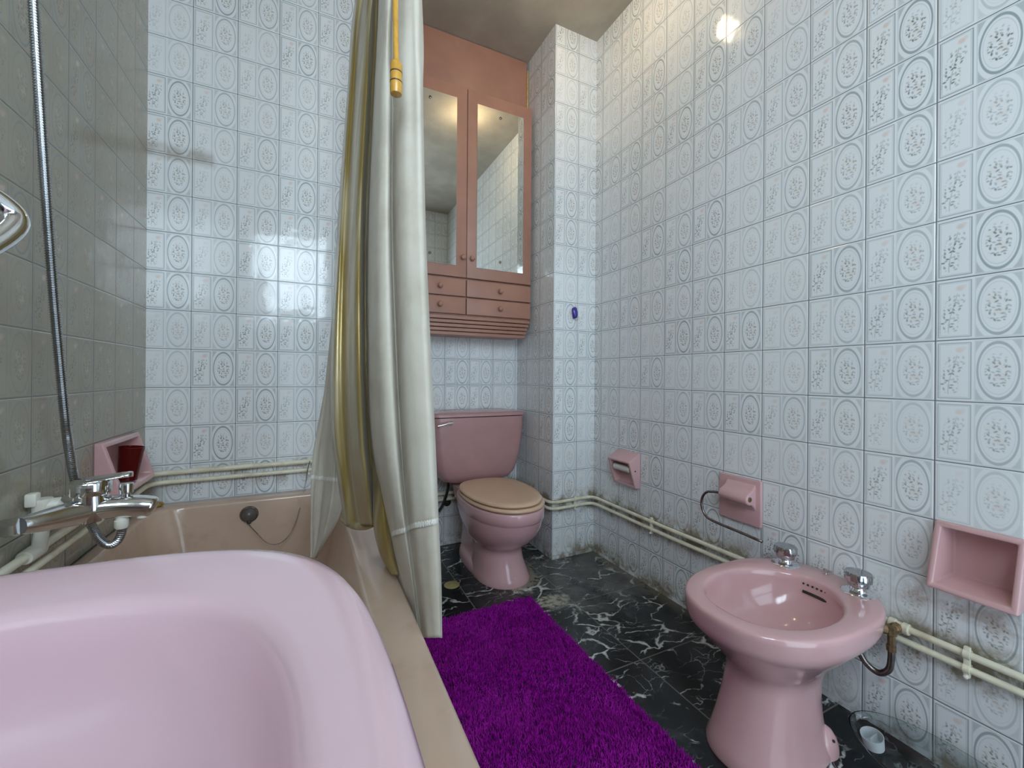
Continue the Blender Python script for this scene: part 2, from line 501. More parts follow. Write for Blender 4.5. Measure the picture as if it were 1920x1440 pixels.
M['curtain_white'] = cloth('curtain_white', (0.80, 0.755, 0.665), 0.6, 0.30, 40.0, 0.25, stain_sheen=(0.66, 0.60, 0.49))
M['curtain_gold'] = cloth('curtain_gold', (0.40, 0.285, 0.085), 0.27, 0.15, 30.0, 0.35, stain_sheen=(0.74, 0.65, 0.43), metal=0.3, streak=0.05)  # vertical cream streaks paint the satin sheen into the gold
M['curtain_lace'] = cloth('curtain_seam', (0.95, 0.93, 0.86), 0.8, 0.1, 200.0, 0.9)

# shag pile
m, nt, bs = material('purple_pile')
p = pos(nt)
f = nt.noise(p, 60.0, 2.0, 0.6)
f2 = nt.noise(p, 7.0, 3.0, 0.6)
c = nt.mix(nt.step(f, 0.3, 0.7), (0.19, 0.001, 0.20), (0.42, 0.006, 0.41))
c = nt.mix(nt.step(f2, 0.45, 0.7, 0, 0.45), c, (0.52, 0.022, 0.50))
nt.put(bs.inputs['Base Color'], c)
bs.inputs['Roughness'].default_value = 0.75
bs.inputs['Specular IOR Level'].default_value = 0.15
M['pile'] = m
M['backing'] = simple('rug_backing', (0.06, 0.004, 0.07), 0.9)

# clear plastic, dark red plastic
def glassy(name, col, rough, ior=1.45, trans=1.0):
    m, nt, bs = material(name)
    nt.put(bs.inputs['Base Color'], nt.mix(nt.step(nt.noise(pos(nt), 20.0), 0.3, 0.7), tuple(x * 0.96 for x in col), col))
    bs.inputs['Roughness'].default_value = rough
    bs.inputs['IOR'].default_value = ior
    bs.inputs['Transmission Weight'].default_value = trans
    return m


M['clear'] = glassy('clear_plastic', (0.90, 0.97, 0.98), 0.05, 1.42)
M['milky'] = glassy('milky_plastic', (0.85, 0.90, 0.92), 0.3, 1.3, 0.45)
M['red'] = glassy('red_plastic', (0.12, 0.006, 0.006), 0.12, 1.4, 0.3)


def emit(name, col, strength):
    m, nt, bs = material(name)
    nt.n.remove(bs)
    e = nt.new('ShaderNodeEmission')
    nt.put(e.inputs[0], nt.mix(nt.step(nt.noise(pos(nt), 3.0), 0.3, 0.7), tuple(x * 0.95 for x in col), col))
    e.inputs[1].default_value = strength
    nt.l.new(e.outputs[0], nt.n['Material Output'].inputs[0])
    return m


M['daylight_glass'] = emit('frosted_daylit_glass', WINDOW_COL, WINDOW_STRENGTH)
M['fill_door_glass'] = emit('fill_door_glow', WINDOW_COL, FILL_DOOR_STRENGTH)  # glow of the added door panes
M['lamp_glass'] = emit('lit_lamp_glass', LAMP_COL, LAMP_STRENGTH)

# ------------------------------------------------------------------ mesh tools (each returns verts, faces)


def join(*parts):
    V, F = [], []
    for v, f in parts:
        o = len(V)
        V += [tuple(x) for x in v]
        F += [tuple(i + o for i in q) for q in f]
    return V, F


def box(x0, x1, y0, y1, z0, z1, bev=0.0, seg=2):
    bm = bmesh.new()
    bmesh.ops.create_cube(bm, size=1.0)
    for v in bm.verts:
        v.co = Vector(((x0 + x1) / 2 + v.co.x * (x1 - x0), (y0 + y1) / 2 + v.co.y * (y1 - y0), (z0 + z1) / 2 + v.co.z * (z1 - z0)))
    if bev:
        bmesh.ops.bevel(bm, geom=bm.edges[:], offset=bev, segments=seg, profile=0.5, affect='EDGES')
    return from_bm(bm)


def from_bm(bm):
    bm.verts.index_update()
    V = [tuple(v.co) for v in bm.verts]
    F = [tuple(v.index for v in f.verts) for f in bm.faces]
    bm.free()
    return V, F


def bevelled(V, F, off, seg=3, angle=0.5):
    bm = bmesh.new()
    vs = [bm.verts.new(v) for v in V]
    for f in F:
        bm.faces.new([vs[i] for i in f])
    bmesh.ops.recalc_face_normals(bm, faces=bm.faces[:])
    es = [e for e in bm.edges if len(e.link_faces) == 2 and e.calc_face_angle(0) > angle]
    bmesh.ops.bevel(bm, geom=es, offset=off, segments=seg, profile=0.5, affect='EDGES')
    return from_bm(bm)


def loft(rings, cap0=True, cap1=True, closed=True):
    n = len(rings[0])
    V = [tuple(p) for r in rings for p in r]
    F = []
    for i in range(len(rings) - 1):
        for j in range(n if closed else n - 1):
            k = (j + 1) % n
            F.append((i * n + j, i * n + k, (i + 1) * n + k, (i + 1) * n + j))
    if cap0:
        F.append(tuple(reversed(range(n))))
    if cap1:
        F.append(tuple((len(rings) - 1) * n + j for j in range(n)))
    return V, F


def lathe(prof, n=32, origin=(0, 0, 0), axis=(0, 0, 1), cap=True):
    """prof: list of (radius, height along axis)"""
    q = Vector((0, 0, 1)).rotation_difference(Vector(axis).normalized())
    o = Vector(origin)
    rings = [[o + q @ Vector((r * math.cos(2 * PI * j / n), r * math.sin(2 * PI * j / n), h)) for j in range(n)] for r, h in prof]
    return loft(rings, cap, cap)


def catmull(pts, per=8):
    P = [Vector(p) for p in pts]
    out = []
    for i in range(len(P) - 1):
        p0, p1, p2, p3 = P[max(i - 1, 0)], P[i], P[i + 1], P[min(i + 2, len(P) - 1)]
        for k in range(per):
            t = k / per
            out.append(0.5 * ((2 * p1) + (p2 - p0) * t + (2 * p0 - 5 * p1 + 4 * p2 - p3) * t * t + (3 * p1 - p0 - 3 * p2 + p3) * t ** 3))
    out.append(P[-1])
    return out


def resample(pts, step):
    P = [Vector(p) for p in pts]
    out = [P[0].copy()]
    acc = 0.0
    for a, b in zip(P, P[1:]):
        L = (b - a).length
        while acc + L >= step:
            t = (step - acc) / L
            a = a + (b - a) * t
            out.append(a.copy())
            L = (b - a).length
            acc = 0.0
        acc += L
    return out


def tube(pts, r, n=14, cap=True):
    P = [Vector(p) for p in pts]
    rr = r if isinstance(r, (list, tuple)) else [r] * len(P)
    T = []
    for i in range(len(P)):
        t = P[min(i + 1, len(P) - 1)] - P[max(i - 1, 0)]
        T.append(t.normalized())
    ref = Vector((0, 0, 1)) if abs(T[0].z) < 0.9 else Vector((1, 0, 0))
    N = (ref - T[0] * ref.dot(T[0])).normalized()
    rings = []
    for i in range(len(P)):
        if i:
            q = T[i - 1].rotation_difference(T[i])
            N = (q @ N)
            N = (N - T[i] * N.dot(T[i])).normalized()
        B = T[i].cross(N)
        rings.append([P[i] + (N * math.cos(2 * PI * j / n) + B * math.sin(2 * PI * j / n)) * rr[i] for j in range(n)])
    return loft(rings, cap, cap)


def rounded_path(pts, rad=0.03, per=6):
    """polyline with its corners rounded"""
    P = [Vector(p) for p in pts]
    out = [P[0]]
    for i in range(1, len(P) - 1):
        a, b, c = P[i - 1], P[i], P[i + 1]
        r = min(rad, (b - a).length * 0.49, (c - b).length * 0.49)
        s_, e_ = b + (a - b).normalized() * r, b + (c - b).normalized() * r
        for k in range(per + 1):
            t = k / per
            out.append(s_ * (1 - t) ** 2 + b * 2 * t * (1 - t) + e_ * t * t)
    out.append(P[-1])
    return out


def superell(cx, cy, a, b0, b1, n, z, count=64, n1=None):
    """b0: extent to the front (-y), b1: extent to the back (+y)"""
    out = []
    for j in range(count):
        t = 2 * PI * j / count
        c, s_ = math.cos(t), math.sin(t)
        e = (n1 or n) if s_ > 0 else n
        x = cx + a * math.copysign(abs(c) ** (2 / e), c)
        y = cy + (b1 if s_ > 0 else b0) * math.copysign(abs(s_) ** (2 / e), s_)
        out.append(Vector((x, y, z)))
    return out


def rrect(x0, x1, y0, y1, r, z, k=8):
    out = []
    for cx, cy, a0 in ((x1 - r, y1 - r, 0), (x0 + r, y1 - r, PI / 2), (x0 + r, y0 + r, PI), (x1 - r, y0 + r, 1.5 * PI)):
        for i in range(k + 1):
            a = a0 + PI / 2 * i / k
            out.append(Vector((cx + r * math.cos(a), cy + r * math.sin(a), z)))
    return out


def build(name, vf, mat, parent=None, angle=40, origin=None, fix=True):
    """ONE mesh object from verts and faces given in world space"""
    V, F = vf
    me = bpy.data.meshes.new(name)
    me.from_pydata([tuple(v) for v in V], [], F)
    if fix:
        bm = bmesh.new()
        bm.from_mesh(me)
        bmesh.ops.recalc_face_normals(bm, faces=bm.faces[:])
        bm.to_mesh(me)
        bm.free()
    me.materials.append(mat)
    o = bpy.data.objects.new(name, me)
    COL.objects.link(o)
    if origin is not None:
        me.transform(Matrix.Translation(-Vector(origin)))
        o.location = origin
    if angle >= 180:
        me.shade_smooth()
    elif angle > 0:
        me.shade_smooth()
        me.set_sharp_from_angle(angle=math.radians(angle))
    if parent is not None:
        root = parent
        while root.parent:
            root = root.parent
        me.transform(Matrix.Translation(-root.location))
        o.parent = parent
    return o


def thing(name, label, cat, loc, group=None):
    o = bpy.data.objects.new(name, None)
    COL.objects.link(o)
    o.empty_display_size = 0.05
    o.location = loc
    o['label'] = label
    o['category'] = cat
    if group:
        o['group'] = group
    return o


def tag(o, label, cat, group=None):
    o['label'] = label
    o['category'] = cat
    if group:
        o['group'] = group
    return o


def structure(name, vf, mat, angle=0):
    o = build(name, vf, mat, angle=angle, fix=False)
    o['kind'] = 'structure'
    return o


# ------------------------------------------------------------------ room shell
def panel(axis, c, u0, u1, z0, z1, holes=(), flip=False):
    """vertical wall on axis = c with rectangular holes (u0, u1, z0, z1)"""
    us = sorted({u0, u1, *[h[0] for h in holes], *[h[1] for h in holes]})
    zs = sorted({z0, z1, *[h[2] for h in holes], *[h[3] for h in holes]})
    V, F = [], []
    for a, b in zip(us, us[1:]):
        for d, e in zip(zs, zs[1:]):
            if any(h[0] - 1e-6 <= a and b <= h[1] + 1e-6 and h[2] - 1e-6 <= d and e <= h[3] + 1e-6 for h in holes):
                continue
            o = len(V)
            q = [(a, d), (b, d), (b, e), (a, e)]
            V += [((c, u, z) if axis == 'X' else (u, c, z)) for u, z in q]
            F.append((o, o + 1, o + 2, o + 3) if not flip else (o + 3, o + 2, o + 1, o))
    return V, F


DISH = (0.330, 0.482, 0.462, 0.618)         # y0, y1, z0, z1 of the right soap dish
NICHE = (1.625, 1.915, 0.600, 0.765)        # the left one, two tiles wide
inset = 0.012
wr = structure('wall_right', panel('X', XR, YN, YC, 0, ZT,
               [(DISH[0] + inset, DISH[1] - inset, DISH[2] + inset, DISH[3] - inset)], flip=True), M['tile_right'])
wl = structure('wall_left', panel('X', XL, YN, YB, 0, ZT,
               [(NICHE[0] + inset, NICHE[1] - inset, NICHE[2] + inset, NICHE[3] - inset)]), M['tile_left'])
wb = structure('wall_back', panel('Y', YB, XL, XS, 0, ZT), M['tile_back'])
ws_ = structure('wall_return', panel('X', XS, YB, YT, 0, ZT), M['tile_column_side'])
wt = structure('wall_recess', panel('Y', YT, XS, XC, 0, ZT), M['tile_recess'])
wc = structure('wall_column_side', panel('X', XC, YC, YT, 0, ZT, flip=True), M['tile_column_side'])
wf = structure('wall_column_front', panel('Y', YC, XC, XR, 0, ZT), M['tile_column'])
WIN = (-0.45, 0.45, 1.50, 2.36)
FILL_DOOR = (0.55, 1.33, 0.0, 2.04)
wn_ = structure('wall_near', panel('Y', YN, XL, XR, 0, ZT, [WIN, FILL_DOOR], flip=True), M['tile_near'])
poly = [(XL, YN), (XR, YN), (XR, YC), (XC, YC), (XC, YT), (XS, YT), (XS, YB), (XL, YB)]
fl = structure('floor', ([(x, y, 0) for x, y in poly], [tuple(range(8))]), M['marble'])
ce = structure('ceiling', ([(x, y, ZT) for x, y in poly], [tuple(reversed(range(8)))]), M['ceiling'])

# painted board between the cabinet and the ceiling, with old caulk at its right end
tr = build('trim_1', box(XS + 0.002, 1.150, 2.20, 2.225, 2.49, ZT - 0.003, 0.003), M['cabinet'])
tr['kind'] = 'structure'
tr2 = build('trim_2', box(1.1505, 1.1585, 2.196, 2.21, 2.52, ZT - 0.05, 0.002), M['caulk'])
tr2['kind'] = 'structure'

# the daylit frosted window high in the near wall
win = build('window_1', join(box(WIN[0], WIN[1], YN - 0.05, YN + 0.012, WIN[2], WIN[2] + 0.035, 0.004),
                             box(WIN[0], WIN[1], YN - 0.05, YN + 0.012, WIN[3] - 0.035, WIN[3], 0.004),
                             box(WIN[0], WIN[0] + 0.035, YN - 0.05, YN + 0.012, WIN[2], WIN[3], 0.004),
                             box(WIN[1] - 0.035, WIN[1], YN - 0.05, YN + 0.012, WIN[2], WIN[3], 0.004),
                             box(-0.016, 0.016, YN - 0.045, YN + 0.008, WIN[2], WIN[3], 0.004)), M['frame_white'])
win['kind'] = 'structure'
pane = build('glass_pane', box(WIN[0] + 0.03, WIN[1] - 0.03, YN - 0.03, YN - 0.022, WIN[2] + 0.03, WIN[3] - 0.03), M['daylight_glass'], win, angle=0)

# glazed door added behind the camera, its glowing panes brighten the lower room
def frame_bars(x0, x1, z0, z1, w, ya, yb):
    return join(box(x0, x1, ya, yb, z0, z0 + w, 0.004), box(x0, x1, ya, yb, z1 - w, z1, 0.004), box(x0, x0 + w, ya, yb, z0, z1, 0.004), box(x1 - w, x1, ya, yb, z0, z1, 0.004))


dr = build('fill_door_1', join(frame_bars(FILL_DOOR[0], FILL_DOOR[1], FILL_DOOR[2] + 0.002, FILL_DOOR[3], 0.045, YN - 0.04, YN + 0.004), box(FILL_DOOR[0], FILL_DOOR[1], YN - 0.038, YN + 0.002, 0.98, 1.04, 0.004)), M['frame_white'])
dr['kind'] = 'structure'
for z0_, z1_ in ((0.04, 0.99), (1.03, 2.0)):
    build('glass_pane', box(FILL_DOOR[0] + 0.04, FILL_DOOR[1] - 0.04, YN - 0.024, YN - 0.016, z0_, z1_), M['fill_door_glass'], dr, angle=0)
build('fill_door_handle', join(lathe([(0.022, 0), (0.022, 0.006), (0.01, 0.01), (0.01, 0.04)], 20, (FILL_DOOR[0] + 0.024, YN + 0.003, 1.01), (0, 1, 0)), tube([(FILL_DOOR[0] + 0.024, YN + 0.04, 1.01), (FILL_DOOR[0] + 0.12, YN + 0.04, 1.01)], 0.008, 12)), M['chrome'], dr)

# ------------------------------------------------------------------ ceiling lamp (above the frame)
LP = Vector((1.00, 1.40, 2.69))
t = thing('ceiling_lamp', 'small warm globe lamp hanging from the ceiling', 'lamp', (LP.x, LP.y, ZT))
build('ceiling_rose', lathe([(0.045, ZT), (0.045, ZT - 0.012), (0.02, ZT - 0.03), (0.012, ZT - 0.035)], 28, (LP.x, LP.y, 0)), M['white_plastic'], t)
build('lamp_cord', tube([(LP.x, LP.y, ZT - 0.03), (LP.x, LP.y, LP.z + 0.085)], 0.004, 8), M['white_plastic'], t)
build('lamp_holder', lathe([(0.01, 0.09), (0.02, 0.08), (0.02, 0.045), (0.024, 0.04)], 24, LP), M['white_plastic'], t)
build('lamp_globe', lathe([(0.052 * math.sin(a), -0.052 * math.cos(a)) for a in np.linspace(0.05, PI - 0.45, 16)], 28, LP), M['lamp_glass'], t, 180)

# ------------------------------------------------------------------ bathtub
TY0, TY1, TZ = 0.42, YB - 0.002, 0.47
TX0, TX1 = XL + 0.002, 0.205
ix0, ix1, iy0, iy1 = TX0 + 0.045, 0.112, 0.54, YB - 0.085
t = thing('bathtub', 'beige pink enamelled bathtub along the left wall', 'bathtub', ((TX0 + TX1) / 2, (TY0 + TY1) / 2, 0))
rings = [rrect(TX0, TX1, TY0, TY1, 0.02, 0.0), rrect(TX0, TX1, TY0, TY1, 0.02, TZ - 0.014),
         rrect(TX0 + 0.003, TX1 - 0.003, TY0 + 0.003, TY1 - 0.003, 0.02, TZ - 0.005),
         rrect(TX0 + 0.010, TX1 - 0.010, TY0 + 0.010, TY1 - 0.010, 0.02, TZ),
         rrect(ix0 - 0.010, ix1 + 0.010, iy0 - 0.010, iy1 + 0.010, 0.10, TZ),
         rrect(ix0 - 0.003, ix1 + 0.003, iy0 - 0.003, iy1 + 0.003, 0.10, TZ - 0.003),
         rrect(ix0, ix1, iy0, iy1, 0.10, TZ - 0.012)]
for z, ins in ((0.40, 0.012), (0.30, 0.03), (0.20, 0.05), (0.14, 0.075), (0.11, 0.11), (0.10, 0.16)):
    rings.append(rrect(ix0 + ins, ix1 - ins, iy0 + ins * 1.6, iy1 - ins, 0.11, z))
build('tub_body', loft(rings, True, True), M['tub'], t, 50)
ovc = Vector((-0.212, iy1 - 0.006, 0.412))
build('overflow_ring', lathe([(0.012, -0.004), (0.030, -0.002), (0.033, 0.004), (0.030, 0.009), (0.024, 0.010), (0.010, 0.008)], 32, ovc, (0, -1, 0.08)), M['old_steel'], t)

# rubber plug parked in the overflow, its chain looping up to the pipe clip
t = thing('bath_plug', 'dark rubber bath plug on a chain, parked in the tub overflow', 'plug', ovc + Vector((0, -0.01, -0.03)))
build('plug_body', lathe([(0.006, -0.004), (0.024, -0.002), (0.026, 0.006), (0.021, 0.016), (0.012, 0.024), (0.003, 0.026)], 28, ovc + Vector((0, -0.009, 0)), (0, -1, -0.15)), M['plug'], t, 60)
build('chain_lug', join(lathe([(0.006, 0), (0.0075, 0.004), (0.0075, 0.012), (0.004, 0.016)], 14, ovc + Vector((0.001, -0.020, -0.016)), (0.05, -0.35, -1)),), M['dark'], t)
chain = catmull([ovc + Vector((0.003, -0.028, -0.034)), at(482, 1000, 1.89), at(500, 1017, 1.88), at(521, 1020, 1.88), at(541, 1005, 1.90), at(556, 975, 1.93), at(566, 938, 1.97), at(573, 905, 2.00), at(577, 880, 2.005), at(581, 864, 2.005)], 10)
build('chain', tube(chain, 0.0018, 8), M['old_steel'], t, 180)

# ------------------------------------------------------------------ washbasin (large, near left)
t = thing('washbasin', 'large pale pink washbasin in the left foreground', 'sink', (-0.26, 0.12, 0.62))
SZ = 0.812


def basin_ring(a, b, n, z, cx=-0.2585, wall=True):
    out = []
    for j in range(96):
        th = 2 * PI * j / 96
        c, s_ = math.cos(th), math.sin(th)
        e = 9.0 if (c < 0 and wall) else n
        out.append(Vector((cx + a * math.copysign(abs(c) ** (2 / e), c), 0.12 + b * math.copysign(abs(s_) ** (2 / e), s_), z)))
    return out


rings = [basin_ring(0.16, 0.18, 3, 0.625), basin_ring(0.21, 0.24, 3, 0.64), basin_ring(0.265, 0.315, 3.2, 0.70),
         basin_ring(0.294, 0.350, 3.9, 0.765), basin_ring(0.3035, 0.3595, 3.9, 0.788), basin_ring(0.305, 0.363, 3.9, 0.797),
         basin_ring(0.3045, 0.3625, 3.9, 0.804), basin_ring(0.301, 0.359, 3.9, 0.8095), basin_ring(0.294, 0.350, 3.9, SZ), basin_ring(0.285, 0.341, 3.9, SZ + 0.0005)]
IX = -0.232
rings += [basin_ring(0.240, 0.284, 3.3, SZ - 0.001, IX, False), basin_ring(0.2345, 0.2785, 3.3, SZ - 0.0025, IX, False), basin_ring(0.230, 0.274, 3.3, SZ - 0.006, IX, False),
          basin_ring(0.2275, 0.2705, 3.3, SZ - 0.012, IX, False), basin_ring(0.2245, 0.2655, 3.25, SZ - 0.030, IX, False), basin_ring(0.220, 0.259, 3.2, SZ - 0.050, IX, False),
          basin_ring(0.214, 0.248, 3.1, SZ - 0.068, IX - 0.001, False), basin_ring(0.203, 0.230, 2.9, SZ - 0.083, IX - 0.003, False), basin_ring(0.185, 0.203, 2.7, SZ - 0.094, IX - 0.008, False),
          basin_ring(0.150, 0.160, 2.5, SZ - 0.107, IX - 0.016, False), basin_ring(0.095, 0.100, 2.2, SZ - 0.120, IX - 0.026, False), basin_ring(0.026, 0.026, 2.0, SZ - 0.131, IX - 0.035, False)]
o = build('basin_body', loft(rings, True, True), M['sink_pink'], t, 80)
build('drain', lathe([(0.024, -0.002), (0.026, 0.003), (0.018, 0.004), (0.012, 0.001), (0.004, 0.0)], 28, (IX - 0.035, 0.12, SZ - 0.130)), M['chrome'], t)

# ------------------------------------------------------------------ mixer tap on the left wall
t = thing('bath_mixer_tap', 'chrome single lever bath mixer on the left wall', 'tap', (-0.50, 1.24, 0.66))
TB = Vector((-0.435, 1.245, 0.668))
body = join(tube(catmull([(-0.505, 1.150, 0.672), (-0.492, 1.170, 0.671), (-0.468, 1.205, 0.669), TB], 6), [0.016 + 0.013 * (i / 18) for i in range(19)], 24),
            tube(catmull([(-0.505, 1.315, 0.672), (-0.492, 1.300, 0.671), (-0.468, 1.275, 0.669), TB], 6), [0.016 + 0.013 * (i / 18) for i in range(19)], 24),
            lathe([(0.0285, -0.024), (0.031, -0.012), (0.031, 0.012), (0.0295, 0.024), (0.028, 0.036)], 32, TB))
build('tap_body', body, M['chrome'], t, 60)
sp = catmull([TB + Vector((-0.01, 0, 0)), TB + Vector((0.04, 0, 0.001)), TB + Vector((0.085, 0, -0.003)), TB + Vector((0.106, 0, -0.007)), TB + Vector((0.114, 0, -0.010))], 6)
build('spout', tube(sp, [(0.027 - 0.005 * (i / 24)) * (1 if i < 18 else math.sqrt(max(0.03, 1 - ((i - 17) / 7.0) ** 2))) for i in range(25)], 24), M['chrome'], t, 60)
build('aerator', lathe([(0.011, 0), (0.012, -0.008), (0.010, -0.009)], 20, TB + Vector((0.090, 0, -0.021))), M['white_plastic'], t)
build('cartridge_cap', lathe([(0.0335, 0.034), (0.0345, 0.036), (0.0345, 0.060), (0.032, 0.064), (0.01, 0.066)], 32, TB), M['chrome'], t, 50)
lev = loft([[TB + Vector((x, y * w, z + dz)) for y, dz in ((-1, 0), (-0.8, 0.005), (0, 0.008), (0.8, 0.005), (1, 0), (0.8, -0.004), (0, -0.005), (-0.8, -0.004))]
            for x, w, z in ((-0.030, 0.014, 0.061), (-0.018, 0.027, 0.063), (0.0, 0.030, 0.065), (0.025, 0.024, 0.067), (0.050, 0.016, 0.070), (0.066, 0.012, 0.071), (0.071, 0.006, 0.0705))])
build('lever', lev, M['chrome'], t, 60)
build('diverter_knob', lathe([(0.008, 0.018), (0.008, 0.028), (0.0125, 0.030), (0.0135, 0.048), (0.0125, 0.052), (0.004, 0.053)], 20, TB + Vector((0.060, 0, 0))), M['chrome'], t, 50)
build('hose_outlet', lathe([(0.011, -0.018), (0.011, -0.030), (0.013, -0.031), (0.013, -0.046), (0.010, -0.050)], 20, TB + Vector((0.052, 0, 0))), M['white_plastic'], t)
for yy in (1.150, 1.315):
    e_ = build('inlet_nut', join(lathe([(0.017, 0), (0.019, 0.003), (0.019, 0.02), (0.017, 0.024)], 6, (-0.506, yy, 0.672), (-1, -0.15 if yy < 1.2 else 0.15, -0.05)),
                            lathe([(0.011, 0), (0.011, 0.03)], 18, (-0.528, yy, 0.671), (-1, 0, 0))), M['dull_chrome'], t, 30)

# supply pipes on the left wall: two runs that turn the corner behind the tub
PZ1, PZ2 = 0.588, 0.552
poff = 0.020
pA = rounded_path([(XL + poff, 0.10, 0.572), (XL + poff, 1.20, 0.576), (XL + poff, YB - poff, PZ1), (XS - 0.02, YB - poff, PZ1 + 0.006)], 0.06)
pB = rounded_path([(XL + poff, 0.10, 0.536), (XL + poff, 1.20, 0.540), (XL + poff, YB - poff, PZ2), (XS - 0.02, YB - poff, PZ2 + 0.006)], 0.06)
t = thing('water_pipe', 'upper cream painted pipe above the tub, with the tap riser', 'pipe', (XL + poff, YB - 0.4, PZ1))
build('pipe_run', tube(pA, 0.0095, 14), M['pipe'], t, 60)
build('riser', tube(rounded_path([(XL + 0.024, 1.292, 0.575), (XL + 0.030, 1.292, 0.62), (XL + 0.030, 1.300, 0.672), (XL + 0.055, 1.312, 0.672)], 0.012), 0.0125, 16), M['white_plastic'], t, 60)
build('riser_elbow', join(lathe([(0.017, -0.022), (0.017, 0.022)], 20, (XL + 0.028, 1.298, 0.668)), lathe([(0.0165, 0.0), (0.0165, 0.034), (0.015, 0.036)], 20, (XL + 0.022, 1.30, 0.672), (1, 0.1, 0)),
                         box(XL + 0.006, XL + 0.026, 1.278, 1.300, 0.676, 0.706, 0.004)), M['white_plastic'], t)
build('pipe_tee', lathe([(0.014, -0.03), (0.0155, -0.026), (0.0155, 0.026), (0.014, 0.03)], 18, (XL + poff, 1.28, 0.5765), (0, 1, 0.01)), M['white_plastic'], t)
t = thing('water_pipe', 'lower cream painted pipe above the tub, just under its twin', 'pipe', (XL + poff, YB - 0.4, PZ2))
build('pipe_run', tube(pB, 0.0085, 14), M['pipe'], t, 60)
build('tap_tail', tube(rounded_path([(XL + 0.003, 1.130, 0.672), (XL + 0.030, 1.140, 0.672), (-0.520, 1.150, 0.672)], 0.01), 0.0125, 16), M['white_plastic'], t, 60)

# metal shower hose
hp = catmull([at(230, 975, 1.248), at(230, 990, 1.25), at(222, 1012, 1.26), at(205, 1022, 1.275), at(186, 1010, 1.30), at(172, 985, 1.33), at(158, 955, 1.35), at(146, 920, 1.355), at(136, 880, 1.345),
              at(124, 800, 1.30), at(112, 680, 1.28), at(101, 560, 1.26), at(91, 430, 1.235), at(82, 300, 1.215), at(72, 150, 1.19), at(63, 0, 1.165), at(52, -200, 1.13), (-0.53, 1.08, 2.03), (-0.535, 1.03, 2.05)], 14)
hp = resample(hp, 0.0013)
M['hose_steel'] = simple('hose_steel', (0.40, 0.41, 0.43), 0.25, metal=1.0, vary=0.1, scale=30)
hose = tube(hp, [0.0092 if (i % 4) < 2 else 0.0074 for i in range(len(hp))], 12)
o = build('shower_hose', hose, M['hose_steel'], None, 25, origin=hp[0])
tag(o, 'long ribbed metal shower hose looping below the bath tap', 'hose')
t = thing('shower_bracket', 'chrome curved bracket on the left wall, cut by the photo edge', 'bracket', (XL, 0.95, 1.21))
arm = catmull([(XL + 0.004, 0.90, 1.10), (-0.500, 0.915, 1.125), (-0.468, 0.955, 1.165), (-0.449, 0.990, 1.212), (-0.452, 0.995, 1.240), (-0.475, 0.965, 1.262), (-0.51, 0.93, 1.262)], 8)
build('arm', tube(arm, [0.013 + 0.006 * math.sin(PI * i / (len(arm) - 1)) for i in range(len(arm))], 18), M['chrome'], t, 180)
build('wall_flange', lathe([(0.026, 0), (0.026, 0.006), (0.018, 0.012)], 24, (XL + 0.001, 0.90, 1.10), (1, 0, 0)), M['chrome'], t)
t = thing('shower_hook', 'small chrome wall hook holding the top of the shower hose', 'hook', (XL, 1.03, 2.05))
build('hook_body', join(lathe([(0.02, 0), (0.02, 0.005), (0.01, 0.01), (0.01, 0.03)], 20, (XL + 0.001, 1.03, 2.05), (1, 0, 0))), M['chrome'], t)


# ------------------------------------------------------------------ pink ceramic dishes
def slant_dish(wall_x, sgn, y0, y1, z0, z1, top_p, bot_p, deep, rim):
    """ceramic dish let into a side wall: the lower lip stands out further; sgn = +1 if it faces +x"""
    def pt(pr, y, z):
        return Vector((wall_x + sgn * pr, y, z))
    L0 = [pt(0.001, y0, z0), pt(0.001, y1, z0), pt(0.001, y1, z1), pt(0.001, y0, z1)]
    L1 = [pt(bot_p, y0, z0), pt(bot_p, y1, z0), pt(top_p, y1, z1), pt(top_p, y0, z1)]
    k = (top_p - bot_p) / (z1 - z0)
    L2 = [pt(bot_p + k * rim, y0 + rim, z0 + rim), pt(bot_p + k * rim, y1 - rim, z0 + rim), pt(top_p - k * rim, y1 - rim, z1 - rim), pt(top_p - k * rim, y0 + rim, z1 - rim)]
    i2 = rim + 0.006
    L3 = [pt(-deep, y0 + i2, z0 + i2), pt(-deep, y1 - i2, z0 + i2), pt(-deep, y1 - i2, z1 - i2), pt(-deep, y0 + i2, z1 - i2)]
    V, F = loft([L0, L1, L2, L3], False, True)
    return bevelled(V, F, 0.0055, 3)


o = build('soap_dish', slant_dish(XR, -1, DISH[0], DISH[1], DISH[2], DISH[3], 0.008, 0.060, 0.045, 0.013), M['pink'], None, 40, origin=(XR, 0.406, 0.46))
tag(o, 'pink ceramic soap dish set in the right wall at the photo edge', 'soap dish')
o = build('soap_niche', slant_dish(XL, 1, NICHE[0], NICHE[1], NICHE[2], NICHE[3], 0.020, 0.068, 0.040, 0.016), M['pink'], None, 40, origin=(XL, 1.77, 0.6))
tag(o, 'wide pink ceramic soap niche on the left wall, holding a red cup', 'soap dish')
o = build('cup', lathe([(0.022, 0.0), (0.025, 0.002), (0.034, 0.108), (0.032, 0.109), (0.023, 0.006), (0.004, 0.005)], 28, (XL + 0.030, 1.775, 0.6225), (0.10, 0.02, 1)), M['red'], None, 40, origin=(XL + 0.03, 1.775, 0.6225))
tag(o, 'dark red plastic cup leaning in the pink soap niche', 'cup')
sb = loft([superell(-0.522, 2.000, a, b_, b_, 2.3, z, 32) for a, b_, z in ((0.020, 0.016, TZ), (0.028, 0.022, TZ + 0.004), (0.029, 0.023, TZ + 0.010), (0.024, 0.018, TZ + 0.015), (0.010, 0.008, TZ + 0.017))])
o = build('soap_bar', sb, M['soap'], None, 60, origin=(-0.522, 2.0, TZ))
tag(o, 'small amber brown soap bar on the tub corner', 'soap')


